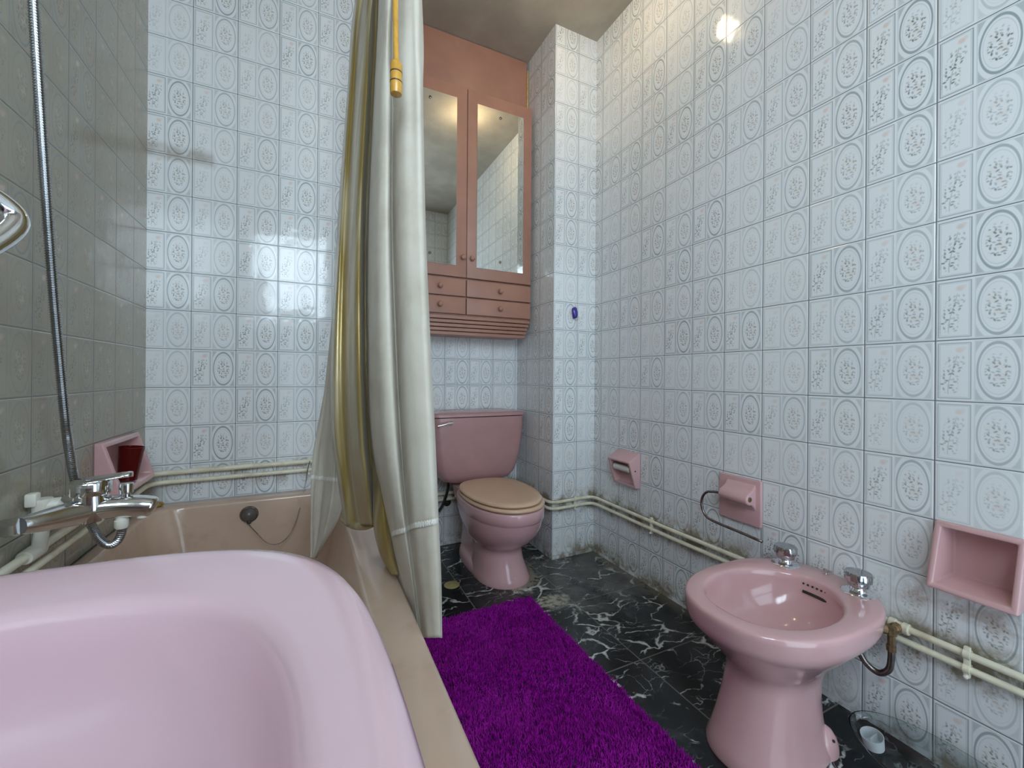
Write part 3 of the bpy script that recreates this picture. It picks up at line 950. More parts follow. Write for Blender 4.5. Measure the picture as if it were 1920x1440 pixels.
# ------------------------------------------------------------------ pipes along the right wall
QZ1, QZ2 = 0.318, 0.284
rp = 0.020
for z, lab, nm in ((QZ1, 'upper cream painted pipe low on the right wall', 0), (QZ2, 'lower cream painted pipe low on the right wall', 1)):
    path = rounded_path([(XS + 0.01, YT - rp, z - 0.02), (XC - rp, YT - rp, z - 0.012), (XC - rp, YC - rp, z - 0.010), (XR - rp - 0.004, YC - rp, z - 0.004),
                         (XR - rp, 1.35, z - 0.006), (XR - rp, 0.9, z), (XR - rp, YN + 0.01, z + 0.004)], 0.05)
    o = build('water_pipe', tube(path, 0.0085, 14), M['pipe'], None, 60, origin=(XR - rp, 1.0, z))
    tag(o, lab, 'pipe')


def pipe_clip(p, face, z_hi, z_lo, label):
    """saddle clip round both pipes; face = unit vector out of the wall"""
    f = Vector(face)
    s_ = Vector((-f.y, f.x, 0))
    pt = Vector(p)
    r = thing('pipe_clip', label, 'clip', (pt.x, pt.y, z_lo - 0.016), 'clips holding the painted pipes')
    m4 = Matrix((s_, f, Vector((0, 0, 1)))).transposed()

    def loc(vf):
        V, F = vf
        return [m4 @ Vector(v) + Vector((pt.x, pt.y, 0)) for v in V], F
    build('bar', loc(box(-0.0055, 0.0055, -0.004, 0.006, z_lo - 0.020, z_hi + 0.018, 0.001)), M['pipe'], r)
    for z in (z_hi, z_lo):
        build('saddle', loc(lathe([(0.0088, -0.006), (0.0118, -0.006), (0.0118, 0.006), (0.0088, 0.006)], 20, (0, 0, z), (1, 0, 0), cap=False)), M['pipe'], r)
    build('screw', loc(lathe([(0.0045, 0.0), (0.0045, 0.007), (0.002, 0.009)], 12, (0, 0.004, z_lo - 0.017), (0, 1, 0))), M['white_plastic'], r)


pipe_clip((XR - rp, 1.434, 0), (-1, 0, 0), QZ1 - 0.005, QZ2 - 0.005, 'cream pipe clip on the right wall left of the bidet')
pipe_clip((XR - rp, 0.418, 0), (-1, 0, 0), QZ1 + 0.002, QZ2 + 0.002, 'cream pipe clip on the right wall below the soap dish')
pipe_clip((1.288, YC - rp, 0), (0, -1, 0), QZ1 - 0.007, QZ2 - 0.007, 'cream pipe clip on the tiled column beside the toilet')
pipe_clip((0.000, YB - poff, 0), (0, -1, 0), PZ1 + 0.004, PZ2 + 0.004, 'cream pipe clip above the tub with the plug chain')

# bidet shut-off valve and its hose
t = thing('stop_valve', 'rusty brown stop valve on the upper right pipe beside the bidet', 'valve', (XR - 0.04, 0.545, QZ1))
build('tee', lathe([(0.0125, -0.022), (0.0145, -0.02), (0.0145, -0.008), (0.0115, -0.006), (0.0115, 0.006), (0.0145, 0.008), (0.0145, 0.02), (0.0125, 0.022)], 20, (XR - rp, 0.545, QZ1), (0, 1, 0)), M['pipe'], t, 40)
build('valve_body', join(lathe([(0.010, 0), (0.013, 0.004), (0.013, 0.018), (0.010, 0.022), (0.010, 0.03)], 8, (XR - rp - 0.006, 0.545, QZ1), (-1, 0.15, -0.12)),
                         lathe([(0.012, 0), (0.012, 0.022), (0.009, 0.024), (0.009, 0.050), (0.011, 0.051), (0.011, 0.064)], 8, (XR - rp - 0.032, 0.549, QZ1 + 0.006), (0, 0, -1))), M['rust_brass'], t, 30)
build('valve_knob', lathe([(0.006, 0), (0.006, 0.008), (0.013, 0.009), (0.013, 0.019), (0.009, 0.021)], 10, (XR - rp - 0.036, 0.552, QZ1 - 0.003), (-0.75, 0.55, 0.1)), M['rust_brass'], t, 30)
hx = XR - rp - 0.032
hose2 = catmull([(hx, 0.549, QZ1 - 0.05), (hx, 0.549, 0.235), (hx, 0.555, 0.205), (hx - 0.002, 0.575, 0.186), (hx - 0.006, 0.60, 0.196), (hx - 0.008, 0.618, 0.222), (hx - 0.010, 0.642, 0.250)], 10)
o = build('supply_hose', tube(hose2, 0.0078, 14), M['old_steel'], None, 60, origin=hose2[0])
tag(o, 'short dark steel hose looping from the wall valve to the bidet', 'hose')

# ------------------------------------------------------------------ ceramic paper holder, towel holder
def paper_holder():
    y0, y1, z0, z1 = 1.530, 1.690, 0.435, 0.605
    t = thing('toilet_paper_holder', 'pink ceramic toilet paper holder with empty white roller, right wall', 'paper holder', (XR, (y0 + y1) / 2, z0))

    def pt(pr, y, z):
        return Vector((XR - pr, y, z))
    b_, f_ = 0.028, 0.070
    zt = 0.566
    L0 = [pt(0.001, y0, z0), pt(0.001, y1, z0), pt(0.001, y1, z1), pt(0.001, y0, z1)]
    L1 = [pt(b_, y0, z0 + 0.002), pt(b_, y1, z0 + 0.002), pt(f_, y1, zt), pt(f_, y0, zt)]
    L2 = [pt(b_ + 0.002, y0 + 0.013, z0 + 0.014), pt(b_ + 0.002, y1 - 0.013, z0 + 0.014), pt(f_ - 0.004, y1 - 0.013, zt - 0.010), pt(f_ - 0.004, y0 + 0.013, zt - 0.010)]
    L3 = [pt(0.006, y0 + 0.015, z0 + 0.016), pt(0.006, y1 - 0.015, z0 + 0.016), pt(0.006, y1 - 0.015, zt + 0.014), pt(0.006, y0 + 0.015, zt + 0.014)]
    V, F = loft([L0, L1, L2, L3], False, True)
    build('holder_body', bevelled(V, F, 0.004, 3), M['pink'], t, 40)
    build('roller', lathe([(0.012, 0), (0.015, 0.003), (0.015, 0.112), (0.012, 0.115)], 22, (XR - 0.040, y0 + 0.022, 0.524), (0, 1, 0)), M['roller'], t)
    for yy in (y0 + 0.014, y1 - 0.022):
        build('roller_pin', lathe([(0.005, 0), (0.005, 0.009)], 10, (XR - 0.040, yy, 0.524), (0, 1, 0)), M['dark'], t)
    build('side_screw', lathe([(0.004, 0), (0.004, 0.002)], 12, (XR - 0.032, y0 + 0.001, 0.522), (0, -1, 0)), M['dark'], t)


paper_holder()
t = thing('towel_holder', 'pink ceramic wall plate with a bent steel towel arm above the bidet', 'towel holder', (XR, 1.01, 0.44))
build('plate', box(XR - 0.014, XR - 0.0005, 0.928, 1.092, 0.446, 0.610, 0.004, 3), M['pink'], t)
prof = [(0.010, 0.596), (0.020, 0.590), (0.028, 0.578), (0.042, 0.570), (0.058, 0.562), (0.066, 0.548), (0.064, 0.536), (0.052, 0.527), (0.034, 0.524), (0.020, 0.512), (0.010, 0.494)]
V, F = loft([[Vector((XR - p_, yy, z)) for p_, z in prof] for yy in (0.945, 1.058)])
build('boss', bevelled(V, F, 0.005, 3, 0.9), M['pink'], t, 50)
build('boss_cap', join(lathe([(0.009, 0), (0.009, 0.002), (0.006, 0.003)], 18, (XR - 0.048, 0.945, 0.547), (0, -1, 0)), lathe([(0.004, 0.0), (0.004, 0.005)], 12, (XR - 0.048, 0.945, 0.547), (0, -1, 0))), M['rust_brass'], t)
rod = [Vector((1.376, 1.055, 0.545)), Vector((1.374, 1.085, 0.541))]
for k in range(11):
    a = PI / 2 - PI * k / 10
    rod.append(Vector((1.372, 1.092 + 0.044 * math.cos(a), 0.486 + 0.053 * math.sin(a))))
rod += [Vector((1.371, 1.06, 0.430)), Vector((1.370, 0.98, 0.427)), Vector((1.370, 0.893, 0.422))]
build('towel_arm', tube(catmull(rod, 4), 0.0048, 14), M['old_steel'], t, 180)

# purple hook on the column
t = thing('wall_hook', 'small purple plastic hook stuck on the tiled column', 'hook', (1.292, YC, 1.28))
hk = loft([[Vector((1.288 + dx + a * math.cos(th), YC - 0.001 - d_ * (0.35 + 0.65 * max(0, -math.sin(th))), z + 0.003 * math.cos(th))) for th in np.linspace(0, 2 * PI, 20, endpoint=False)]
           for z, a, d_, dx in ((1.346, 0.006, 0.008, -0.004), (1.343, 0.012, 0.014, -0.003), (1.335, 0.0165, 0.017, -0.001), (1.320, 0.0175, 0.019, 0.001), (1.303, 0.0165, 0.019, 0.003), (1.290, 0.014, 0.017, 0.004), (1.285, 0.008, 0.010, 0.004))])
build('hook_body', hk, M['purple'], t, 180)
build('prong', tube(catmull([(1.290, YC - 0.004, 1.290), (1.291, YC - 0.014, 1.280), (1.296, YC - 0.030, 1.283), (1.300, YC - 0.032, 1.292)], 6), 0.0035, 10), M['white_plastic'], t, 180)

# ------------------------------------------------------------------ cabinet over the toilet
CY = 2.115
cx0, cxm, cx1 = 0.362, 0.752, 1.142
t = thing('wall_cabinet', 'dusty pink painted wall cabinet with two mirrored doors above the toilet', 'cabinet', ((cx0 + cx1) / 2, YT, 1.19))
build('carcass', join(box(cx0 + 0.004, cx1 - 0.002, CY + 0.022, YT - 0.002, 1.285, 2.500, 0.003), box(cx0 + 0.03, cx1 - 0.03, CY + 0.05, YT - 0.004, 1.192, 1.29, 0.002)), M['cabinet'], t)
zd0, zd1 = 1.494, 2.505
for side, (a, b_) in enumerate(((cx0, cxm - 0.0012), (cxm + 0.0012, cx1))):
    d_ = build('door', box(a, b_, CY, CY + 0.021, zd0, zd1, 0.003), M['cabinet'], t)
    mx0, mx1 = ((0.413, 0.692), (0.806, 1.088))[side]
    build('mirror', box(mx0, mx1, CY - 0.004, CY + 0.001, 1.553, 2.437, 0.0007, 1), M['mirror'], d_)
    mxc = (mx0 + mx1) / 2 - 0.005
    for z in (2.395, 1.600):
        build('mirror_screw', lathe([(0.0075, 0), (0.0075, 0.003), (0.004, 0.0055), (0.001, 0.006)], 16, (mxc + (0.0 if z > 2 else 0.003), CY - 0.004, z), (0, -1, 0)), M['old_steel'], d_)
    kx = cxm - 0.023 if side == 0 else cxm + 0.027
    build('knob', lathe([(0.006, 0), (0.006, 0.008), (0.0125, 0.012), (0.014, 0.018), (0.010, 0.024), (0.003, 0.026)], 20, (kx, CY, 1.598), (0, -1, 0)), M['cabinet'], d_, 60)
for z0_, z1_ in ((1.394, 1.483), (1.299, 1.386)):
    for a, b_ in ((cx0 + 0.001, cxm - 0.003), (cxm + 0.003, cx1 - 0.001)):
        d_ = build('drawer', box(a, b_, CY + 0.002, CY + 0.020, z0_, z1_, 0.0015), M['cabinet'], t)
        build('knob', lathe([(0.006, 0), (0.006, 0.008), (0.0125, 0.012), (0.014, 0.018), (0.010, 0.024), (0.003, 0.026)], 20, ((a + b_) / 2 + (0.0 if a > 0.5 else 0.05), CY + 0.002, (z0_ + z1_) / 2), (0, -1, 0)), M['cabinet'], d_, 60)
for k in range(5):
    z = 1.288 - k * 0.0205
    build('slat', box(cx0 + 0.002 + 0.002 * k, cx1 - 0.004 - 0.004 * k, CY + 0.004 + 0.0065 * k, CY + 0.06, z - 0.0165, z, 0.0012), M['cabinet'], t)

# ------------------------------------------------------------------ toilet
t = thing('toilet', 'pink ceramic toilet with beige seat below the wall cabinet', 'toilet', (0.85, 1.95, 0))
TXC = 0.845
rings = []
for z, cx, a, fy, by, n in ((0.0, 0.856, 0.131, 1.7095, 2.07, 2.2), (0.012, 0.856, 0.1315, 1.7085, 2.07, 2.2), (0.035, 0.853, 0.124, 1.7185, 2.06, 2.2), (0.065, 0.850, 0.117, 1.730, 2.055, 2.2), (0.095, 0.846, 0.112, 1.739, 2.05, 2.2), (0.130, 0.844, 0.109, 1.746, 2.04, 2.2), (0.158, 0.844, 0.110, 1.744, 2.04, 2.2),
                            (0.172, 0.845, 0.118, 1.725, 2.05, 2.2), (0.188, 0.845, 0.131, 1.697, 2.07, 2.2), (0.215, 0.845, 0.148, 1.660, 2.10, 2.2), (0.250, 0.845, 0.163, 1.628, 2.13, 2.2), (0.285, 0.845, 0.1735, 1.606, 2.15, 2.2), (0.316, 0.845, 0.1775, 1.595, 2.165, 2.2),
                            (0.324, 0.845, 0.1785, 1.592, 2.168, 2.2), (0.329, 0.845, 0.182, 1.585, 2.17, 2.2), (0.368, 0.845, 0.1815, 1.584, 2.17, 2.2), (0.376, 0.845, 0.1795, 1.587, 2.17, 2.2), (0.380, 0.845, 0.174, 1.594, 2.165, 2.2)):
    cy = fy + (by - fy) * 0.5
    rings.append(superell(cx, cy, a, cy - fy, by - cy, n, z, 72, 2.6))
foot_rings = []
for z, cx, a, fy, by in ((0.0, 0.858, 0.135, 1.712, 2.275), (0.010, 0.858, 0.136, 1.711, 2.276), (0.026, 0.857, 0.132, 1.715, 2.272), (0.044, 0.856, 0.124, 1.722, 2.264), (0.054, 0.854, 0.112, 1.735, 2.25), (0.058, 0.852, 0.09, 1.76, 2.22)):
    cy = fy + (by - fy) * 0.5
    foot_rings.append(superell(cx, cy, a, cy - fy, by - cy, 2.2, z, 72, 2.6))
trap = loft([rrect(0.845 - w_, 0.845 + w_, 1.95, y_, 0.05, z) for z, w_, y_ in ((0.05, 0.085, 2.25), (0.12, 0.078, 2.24), (0.22, 0.085, 2.23), (0.30, 0.12, 2.25), (0.372, 0.13, 2.27))])
build('bowl', join(loft(rings), loft(foot_rings), trap), M['pink'], t, 60)


def seat_ring(a, fy, by, z, cx=0.843):
    cy = fy + 0.285
    return superell(cx, cy, a, cy - fy, by - cy, 2.15, z, 72, 2.6)


build('seat', loft([seat_ring(0.170, 1.590, 2.10, 0.3815), seat_ring(0.179, 1.579, 2.105, 0.384), seat_ring(0.1815, 1.576, 2.107, 0.391), seat_ring(0.179, 1.579, 2.105, 0.398), seat_ring(0.168, 1.592, 2.10, 0.400)]), M['seat'], t, 60)
build('lid', loft([seat_ring(0.166, 1.596, 2.098, 0.4025, 0.838), seat_ring(0.172, 1.588, 2.103, 0.405, 0.838), seat_ring(0.174, 1.585, 2.105, 0.411, 0.838), seat_ring(0.171, 1.589, 2.103, 0.417, 0.838), seat_ring(0.150, 1.62, 2.085, 0.4195, 0.838), seat_ring(0.08, 1.75, 2.0, 0.4205, 0.838)]), M['seat'], t, 60)


def tank_ring(hw, fy, z, r=0.045):
    return rrect(TXC - hw, TXC + hw, fy, YT - 0.004, min(r, (YT - fy) * 0.4), z, 8)


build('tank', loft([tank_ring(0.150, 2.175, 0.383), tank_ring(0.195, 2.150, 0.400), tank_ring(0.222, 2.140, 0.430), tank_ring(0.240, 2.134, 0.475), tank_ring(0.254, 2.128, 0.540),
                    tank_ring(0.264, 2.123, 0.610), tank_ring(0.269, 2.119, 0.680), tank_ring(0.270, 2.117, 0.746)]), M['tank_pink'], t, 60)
lr = []
for hw, fy, z in ((0.268, 2.119, 0.7485), (0.275, 2.111, 0.751), (0.276, 2.110, 0.762)):
    lr.append(tank_ring(hw, fy, z))
for ins, z0_, dome in ((0.006, 0.768, 0.006), (0.03, 0.770, 0.010), (0.07, 0.771, 0.013)):
    lr.append([Vector((v.x, v.y, z0_ + dome * (1 - ((v.x - TXC) / 0.28) ** 2))) for v in rrect(TXC - 0.275 + ins, TXC + 0.275 - ins, 2.111 + ins, YT - 0.005 - ins * 0.5, 0.03, 0)])
build('tank_lid', loft(lr), M['tank_pink'], t, 60)
lv = build('flush_lever', join(lathe([(0.012, 0), (0.012, 0.006), (0.008, 0.010), (0.008, 0.018)], 18, (0.672, 2.117, 0.722), (0, -1, 0)),
                               tube(catmull([(0.676, 2.100, 0.723), (0.655, 2.097, 0.722), (0.625, 2.096, 0.716), (0.595, 2.097, 0.711)], 6), [0.0075 - 0.002 * i / 18 for i in range(19)], 12)), M['chrome'], t, 60)
hz = catmull([(0.69, 2.22, 0.40), (0.695, 2.235, 0.35), (0.685, 2.25, 0.29), (0.66, 2.26, 0.23), (0.62, 2.275, 0.20), (0.58, 2.29, 0.20)], 10)
build('fill_hose', tube(hz, 0.008, 12), M['dark'], t, 60)
o = build('waste_cap', lathe([(0.022, 0), (0.022, 0.008), (0.012, 0.013)], 20, (0.715, YT - 0.001, 0.245), (0, -1, 0)), M['dark'], None, 40, origin=(0.715, YT, 0.225))
tag(o, 'small dark round cap on the wall behind the toilet', 'pipe cap')

# ------------------------------------------------------------------ bidet
t = thing('bidet', 'pink ceramic pedestal bidet against the right wall', 'bidet', (1.12, 0.71, 0))
BYC = 0.708


def bring(fx, bx, b, z, cx=1.155, n=2.3, n1=3.2, count=80, yc=BYC, bb=None):
    """ring with its axis along x: front at fx, back at bx, half width b"""
    out = []
    for j in range(count):
        th = 2 * PI * j / count
        c, s_ = math.cos(th), math.sin(th)
        e = n if c < 0 else n1
        rx = (cx - fx) if c < 0 else (bx - cx)
        x = cx + rx * math.copysign(abs(c) ** (2 / e), c)
        w = b
        if c > 0:                        # shoulders narrow towards the wall
            w = b * (1 - 0.20 * abs(c) ** 2)
        out.append(Vector((x, yc + w * math.copysign(abs(s_) ** (2 / e), s_), z)))
    return out


rings = [bring(0.945, 1.285, 0.118, 0.0, 1.10), bring(0.944, 1.286, 0.118, 0.010, 1.10), bring(0.955, 1.275, 0.109, 0.035, 1.10), bring(0.972, 1.265, 0.101, 0.075, 1.10), bring(0.995, 1.265, 0.094, 0.13, 1.10),
         bring(1.010, 1.275, 0.091, 0.180, 1.11), bring(1.015, 1.295, 0.094, 0.205, 1.12), bring(1.000, 1.33, 0.106, 0.228, 1.13), bring(0.970, 1.37, 0.130, 0.258, 1.14),
         bring(0.938, 1.375, 0.157, 0.290, 1.15), bring(0.914, 1.385, 0.177, 0.314, 1.155), bring(0.901, 1.395, 0.188, 0.330), bring(0.8975, 1.412, 0.1915, 0.345), bring(0.896, 1.420, 0.193, 0.370), bring(0.8965, 1.4195, 0.1925, 0.379),
         bring(0.899, 1.417, 0.190, 0.3845), bring(0.904, 1.413, 0.185, 0.387),
         bring(0.938, 1.332, 0.152, 0.3875, 1.13, 2.2, 2.2), bring(0.944, 1.326, 0.1465, 0.3855, 1.13, 2.2, 2.2), bring(0.948, 1.321, 0.1425, 0.380, 1.13, 2.2, 2.2), bring(0.949, 1.319, 0.141, 0.366, 1.13, 2.2, 2.2),
         bring(0.955, 1.310, 0.138, 0.340, 1.13, 2.2, 2.2), bring(0.972, 1.290, 0.126, 0.305, 1.13, 2.2, 2.2), bring(1.005, 1.255, 0.102, 0.275, 1.13, 2.2, 2.2), bring(1.055, 1.205, 0.06, 0.258, 1.13, 2.2, 2.2), bring(1.105, 1.155, 0.02, 0.254, 1.13, 2, 2)]
foot = loft([superell(1.215, 0.628, a, b_, b_, 2.2, z, 28) for z, a, b_ in ((0, 0.040, 0.035), (0.020, 0.039, 0.034), (0.038, 0.034, 0.029), (0.055, 0.022, 0.020), (0.064, 0.008, 0.008))])
foot2 = loft([superell(1.215, 0.788, a, b_, b_, 2.2, z, 28) for z, a, b_ in ((0, 0.040, 0.035), (0.020, 0.039, 0.034), (0.038, 0.034, 0.029), (0.055, 0.022, 0.020), (0.064, 0.008, 0.008))])
build('bidet_body', join(loft(rings), foot, foot2), M['pink'], t, 60)
build('bolt_hole', lathe([(0.0035, 0), (0.0035, 0.002)], 12, (1.213, 0.600, 0.043), (0, -0.75, 0.65)), M['dark'], t)
sl = []
for k in range(13):
    yy = 0.655 + 0.075 * k / 12
    sl.append(Vector((1.3105 - 0.35 * (yy - BYC) ** 2 / 0.14, yy, 0.346)))
build('overflow_slot', tube(sl, 0.0042, 8), M['dark'], t, 60)
for k in range(6):
    yy = 0.672 + 0.012 * k
    build('spray_hole', lathe([(0.0028, 0), (0.0028, 0.002)], 8, (1.3175 - 0.35 * (yy - BYC) ** 2 / 0.14, yy, 0.3665), (-1, 0, -0.1)), M['dark'], t)
build('waste_lever', join(lathe([(0.009, 0), (0.009, 0.003), (0.005, 0.004), (0.005, 0.014)], 16, (1.392, 0.712, 0.387)), tube([(1.392, 0.718, 0.399), (1.392, 0.697, 0.399)], 0.004, 10)), M['dull_chrome'], t)
for yy, xx in ((0.806, 1.352), (0.612, 1.352)):
    tp = build('tap', lathe([(0.038, 0.0), (0.039, 0.003), (0.036, 0.006), (0.020, 0.008), (0.018, 0.016), (0.016, 0.018)], 32, (xx, yy, 0.386)), M['chrome'], t, 40)
    V, F = lathe([(0.016, 0.016), (0.024, 0.022), (0.026, 0.032), (0.031, 0.036), (0.032, 0.052), (0.029, 0.058), (0.012, 0.061), (0.002, 0.0612)], 40, (xx, yy, 0.386))
    V2 = []
    for i, v in enumerate(V):
        ring_i, j = divmod(i, 40)
        f_ = 0.95 if (ring_i in (3, 4) and j % 4 < 2) else 1.0
        V2.append((xx + (v[0] - xx) * f_, yy + (v[1] - yy) * f_, v[2]))
    build('tap_knob', (V2, F), M['tap_chrome'], tp, 35)

# ------------------------------------------------------------------ floor things
o = build('floor_drain', lathe([(0.034, 0.0), (0.036, 0.002), (0.034, 0.004), (0.028, 0.0035), (0.026, 0.0045), (0.004, 0.005)], 40, (0.600, 1.860, 0)), M['drain'], None, 40, origin=(0.6, 1.86, 0))
tag(o, 'round brass floor drain on the black marble beside the toilet', 'drain')

# rug: backing and a shag pile
RX0, RX1, RY0, RY1 = 0.350, 0.872, 0.60, 1.600
t = thing('rug', 'deep purple shaggy bath rug on the black marble floor', 'rug', ((RX0 + RX1) / 2, (RY0 + RY1) / 2, 0))
build('backing', box(RX0, RX1, RY0, RY1, 0.001, 0.007, 0.002), M['backing'], t)
N = 30000
px_ = rng.uniform(RX0 + 0.004, RX1 - 0.004, N)
py_ = rng.uniform(RY0 + 0.004, RY1 - 0.004, N)
h = rng.uniform(0.011, 0.021, N)
ang = rng.uniform(0, 2 * PI, N)
lean = rng.uniform(0.002, 0.012, N)
dirx = np.cos(ang) * lean + 0.003 * np.sin(py_ * 23) * np.cos(px_ * 31)
diry = np.sin(ang) * lean - 0.004 * np.cos(py_ * 17 + px_ * 9)
w = rng.uniform(0.0011, 0.0019, N)
PV = np.zeros((N, 7, 3))
for k in range(3):
    a = ang + 2 * PI * k / 3
    PV[:, k, 0] = px_ + np.cos(a) * w
    PV[:, k, 1] = py_ + np.sin(a) * w
    PV[:, k, 2] = 0.005
    PV[:, 3 + k, 0] = px_ + dirx * 0.45 + np.cos(a) * w * 1.15
    PV[:, 3 + k, 1] = py_ + diry * 0.45 + np.sin(a) * w * 1.15
    PV[:, 3 + k, 2] = 0.005 + h * 0.62
PV[:, 6, 0] = px_ + dirx
PV[:, 6, 1] = py_ + diry
PV[:, 6, 2] = 0.005 + h
base = (np.arange(N) * 7)[:, None]
quads = np.concatenate([base + np.array([[k, (k + 1) % 3, 3 + (k + 1) % 3, 3 + k]]) for k in range(3)])
tris = np.concatenate([base + np.array([[3 + k, 3 + (k + 1) % 3, 6]]) for k in range(3)])
me = bpy.data.meshes.new('pile')
nv, nq, ntri = N * 7, len(quads), len(tris)
me.vertices.add(nv)
PV -= np.array(t.location)
me.vertices.foreach_set('co', PV.reshape(-1).astype(np.float32))
me.loops.add(nq * 4 + ntri * 3)
me.loops.foreach_set('vertex_index', np.concatenate([quads.reshape(-1), tris.reshape(-1)]).astype(np.int32))
me.polygons.add(nq + ntri)
me.polygons.foreach_set('loop_start', np.concatenate([np.arange(nq) * 4, nq * 4 + np.arange(ntri) * 3]).astype(np.int32))
me.update(calc_edges=True)
me.shade_smooth()
me.materials.append(M['pile'])
o = bpy.data.objects.new('pile', me)
COL.objects.link(o)
o.parent = t
o['kind'] = 'stuff'

# clear plastic tray leaning by the wall with a milky cup on it
t = thing('plastic_tray', 'clear plastic oval tray leaning against the right wall below the pipes', 'tray', (1.33, 0.43, 0))
nrm = Vector((-0.42, 0.0, 0.9)).normalized()
uu = Vector((0.9, 0, 0.42)).normalized()
tc = Vector((1.338, 0.435, 0.044))


def tray_ring(k, dz, a=0.078, b_=0.185):
    return [tc + uu * (a * k * math.cos(th)) + Vector((0, 1, 0)) * (b_ * k * math.sin(th)) + nrm * dz for th in np.linspace(0, 2 * PI, 56, endpoint=False)]


build('tray_body', loft([tray_ring(0.93, -0.004), tray_ring(0.97, -0.001), tray_ring(1.0, 0.012), tray_ring(0.985, 0.0125), tray_ring(0.955, 0.001), tray_ring(0.90, -0.0015)]), M['clear'], t, 60)
cc = Vector((1.302, 0.553, 0.036))
o = build('ring_cup', join(lathe([(0.021, 0.0), (0.024, 0.030), (0.0225, 0.030), (0.0195, 0.002)], 32, cc, (-0.25, 0.05, 1)),
                           box(cc.x - 0.020, cc.x + 0.014, cc.y - 0.001, cc.y + 0.001, cc.z + 0.003, cc.z + 0.026)), M['milky'], t, 40)

# ------------------------------------------------------------------ shower curtain
def sheet(rows, per_u=7, per_v=10, ripple=0.0, freq=60.0, seed=0.0):
    """rows: lists of 3D control points (same count), top to bottom; returns grid of points"""
    cols = [catmull(r, per_u) for r in rows]
    n = len(cols[0])
    grid = [catmull([c[i] for c in cols], per_v) for i in range(n)]      # one list down each column
    G = [[grid[i][k] for i in range(n)] for k in range(len(grid[0]))]
    if ripple:
        for k, row in enumerate(G):
            v = k / len(G)
            for i, p_ in enumerate(row):
                q_ = i / n
                d_ = ripple * (math.sin(freq * q_ + 3 * math.sin(4 * v + seed)) * 0.6 + math.sin(freq * 2.3 * q_ + 5 * v + seed) * 0.4)
                p_.x += d_ * 0.9
                p_.y += d_ * 0.5
    return G


def sheet_mesh(G):
    n = len(G[0])
    V = [p_ for row in G for p_ in row]
    F = [(k * n + i, k * n + i + 1, (k + 1) * n + i + 1, (k + 1) * n + i) for k in range(len(G) - 1) for i in range(n - 1)]
    return V, F


RAILX, RAILZ = 0.205, 2.74
t = thing('shower_curtain', 'gathered white and gold shower curtain hanging over the tub edge', 'curtain', (RAILX, 1.3, 0.4))


def row(y, lst):
    return [at(x, y, Y) for x, Y in lst]


def top_row(ys, zz=2.70, amp=0.028):
    return [Vector((RAILX + (amp if i % 2 else -amp), Y, zz)) for i, Y in enumerate(ys)]


wy = [0.985, 0.96, 1.00, 1.05, 1.10, 1.06, 1.10, 1.17, 1.30]
white_rows = [
    top_row(wy),
    row(0, [(791, 1.03), (786, 0.995), (770, 1.00), (748, 1.035), (736, 1.10), (733, 1.06), (722, 1.07), (714, 1.13), (710, 1.30)]),
    row(180, [(793, 1.01), (788, 0.970), (771, 0.98), (749, 1.010), (736, 1.09), (731, 1.04), (715, 1.05), (705, 1.12), (701, 1.30)]),
    row(420, [(798, 0.99), (793, 0.945), (774, 0.95), (748, 0.985), (735, 1.08), (729, 1.01), (708, 1.03), (695, 1.11), (690, 1.30)]),
    row(640, [(807, 0.96), (801, 0.915), (781, 0.92), (755, 0.955), (742, 1.04), (734, 0.98), (709, 1.00), (694, 1.09), (687, 1.28)]),
    row(820, [(816, 0.93), (810, 0.885), (789, 0.89), (763, 0.925), (751, 1.00), (742, 0.95), (716, 0.98), (700, 1.07), (693, 1.25)]),
    row(960, [(822, 0.91), (817, 0.865), (797, 0.87), (773, 0.90), (763, 0.96), (754, 0.93), (735, 0.97), (723, 1.05), (717, 1.22)]),
    row(1080, [(828, 0.90), (823, 0.855), (806, 0.86), (786, 0.885), (778, 0.93), (770, 0.92), (758, 0.97), (750, 1.03), (743, 1.18)]),
    row(1196, [(830, 0.89), (826, 0.85), (813, 0.855), (798, 0.875), (791, 0.92), (786, 0.915), (778, 0.97), (771, 1.02), (765, 1.15)]),
]
GW = sheet(white_rows, 12, 10, 0.0010, 24.0)
o = build('white_panel', sheet_mesh(GW), M['curtain_white'], t, 180, fix=False)
md = o.modifiers.new('cloth', 'SOLIDIFY')
md.thickness = 0.0012
# fuzzy hem seam running across the white panel
def seam(G, f0, f1, i0, i1, lift):
    n = len(G)
    k0 = int(f0 * (n - 1))
    rows_ = []
    for q_ in range(3):
        r_ = []
        for i in range(i0, i1 + 1):
            s_ = (i - i0) / max(1, i1 - i0)
            kk = k0 + (f1 - f0) * (n - 1) * s_
            a_ = int(kk)
            b2 = min(a_ + 1, n - 1)
            p_ = G[a_][i].lerp(G[b2][i], kk - a_)
            d_ = (Vector((0, 0, CAM_Z)) - p_)
            d_.z = 0
            r_.append(p_ + d_.normalized() * lift * (1.6 if q_ == 1 else 0.9) + Vector((0, 0, 0.006 * (1 - q_) + 0.0015 * math.sin(i * 2.3))))
        rows_.append(r_)
    return rows_


nW = len(GW[0])
build('hem_seam', sheet_mesh(seam(GW, 0.772, 0.800, 3, nW - 16, 0.004)), M['curtain_lace'], t, 180, fix=False)

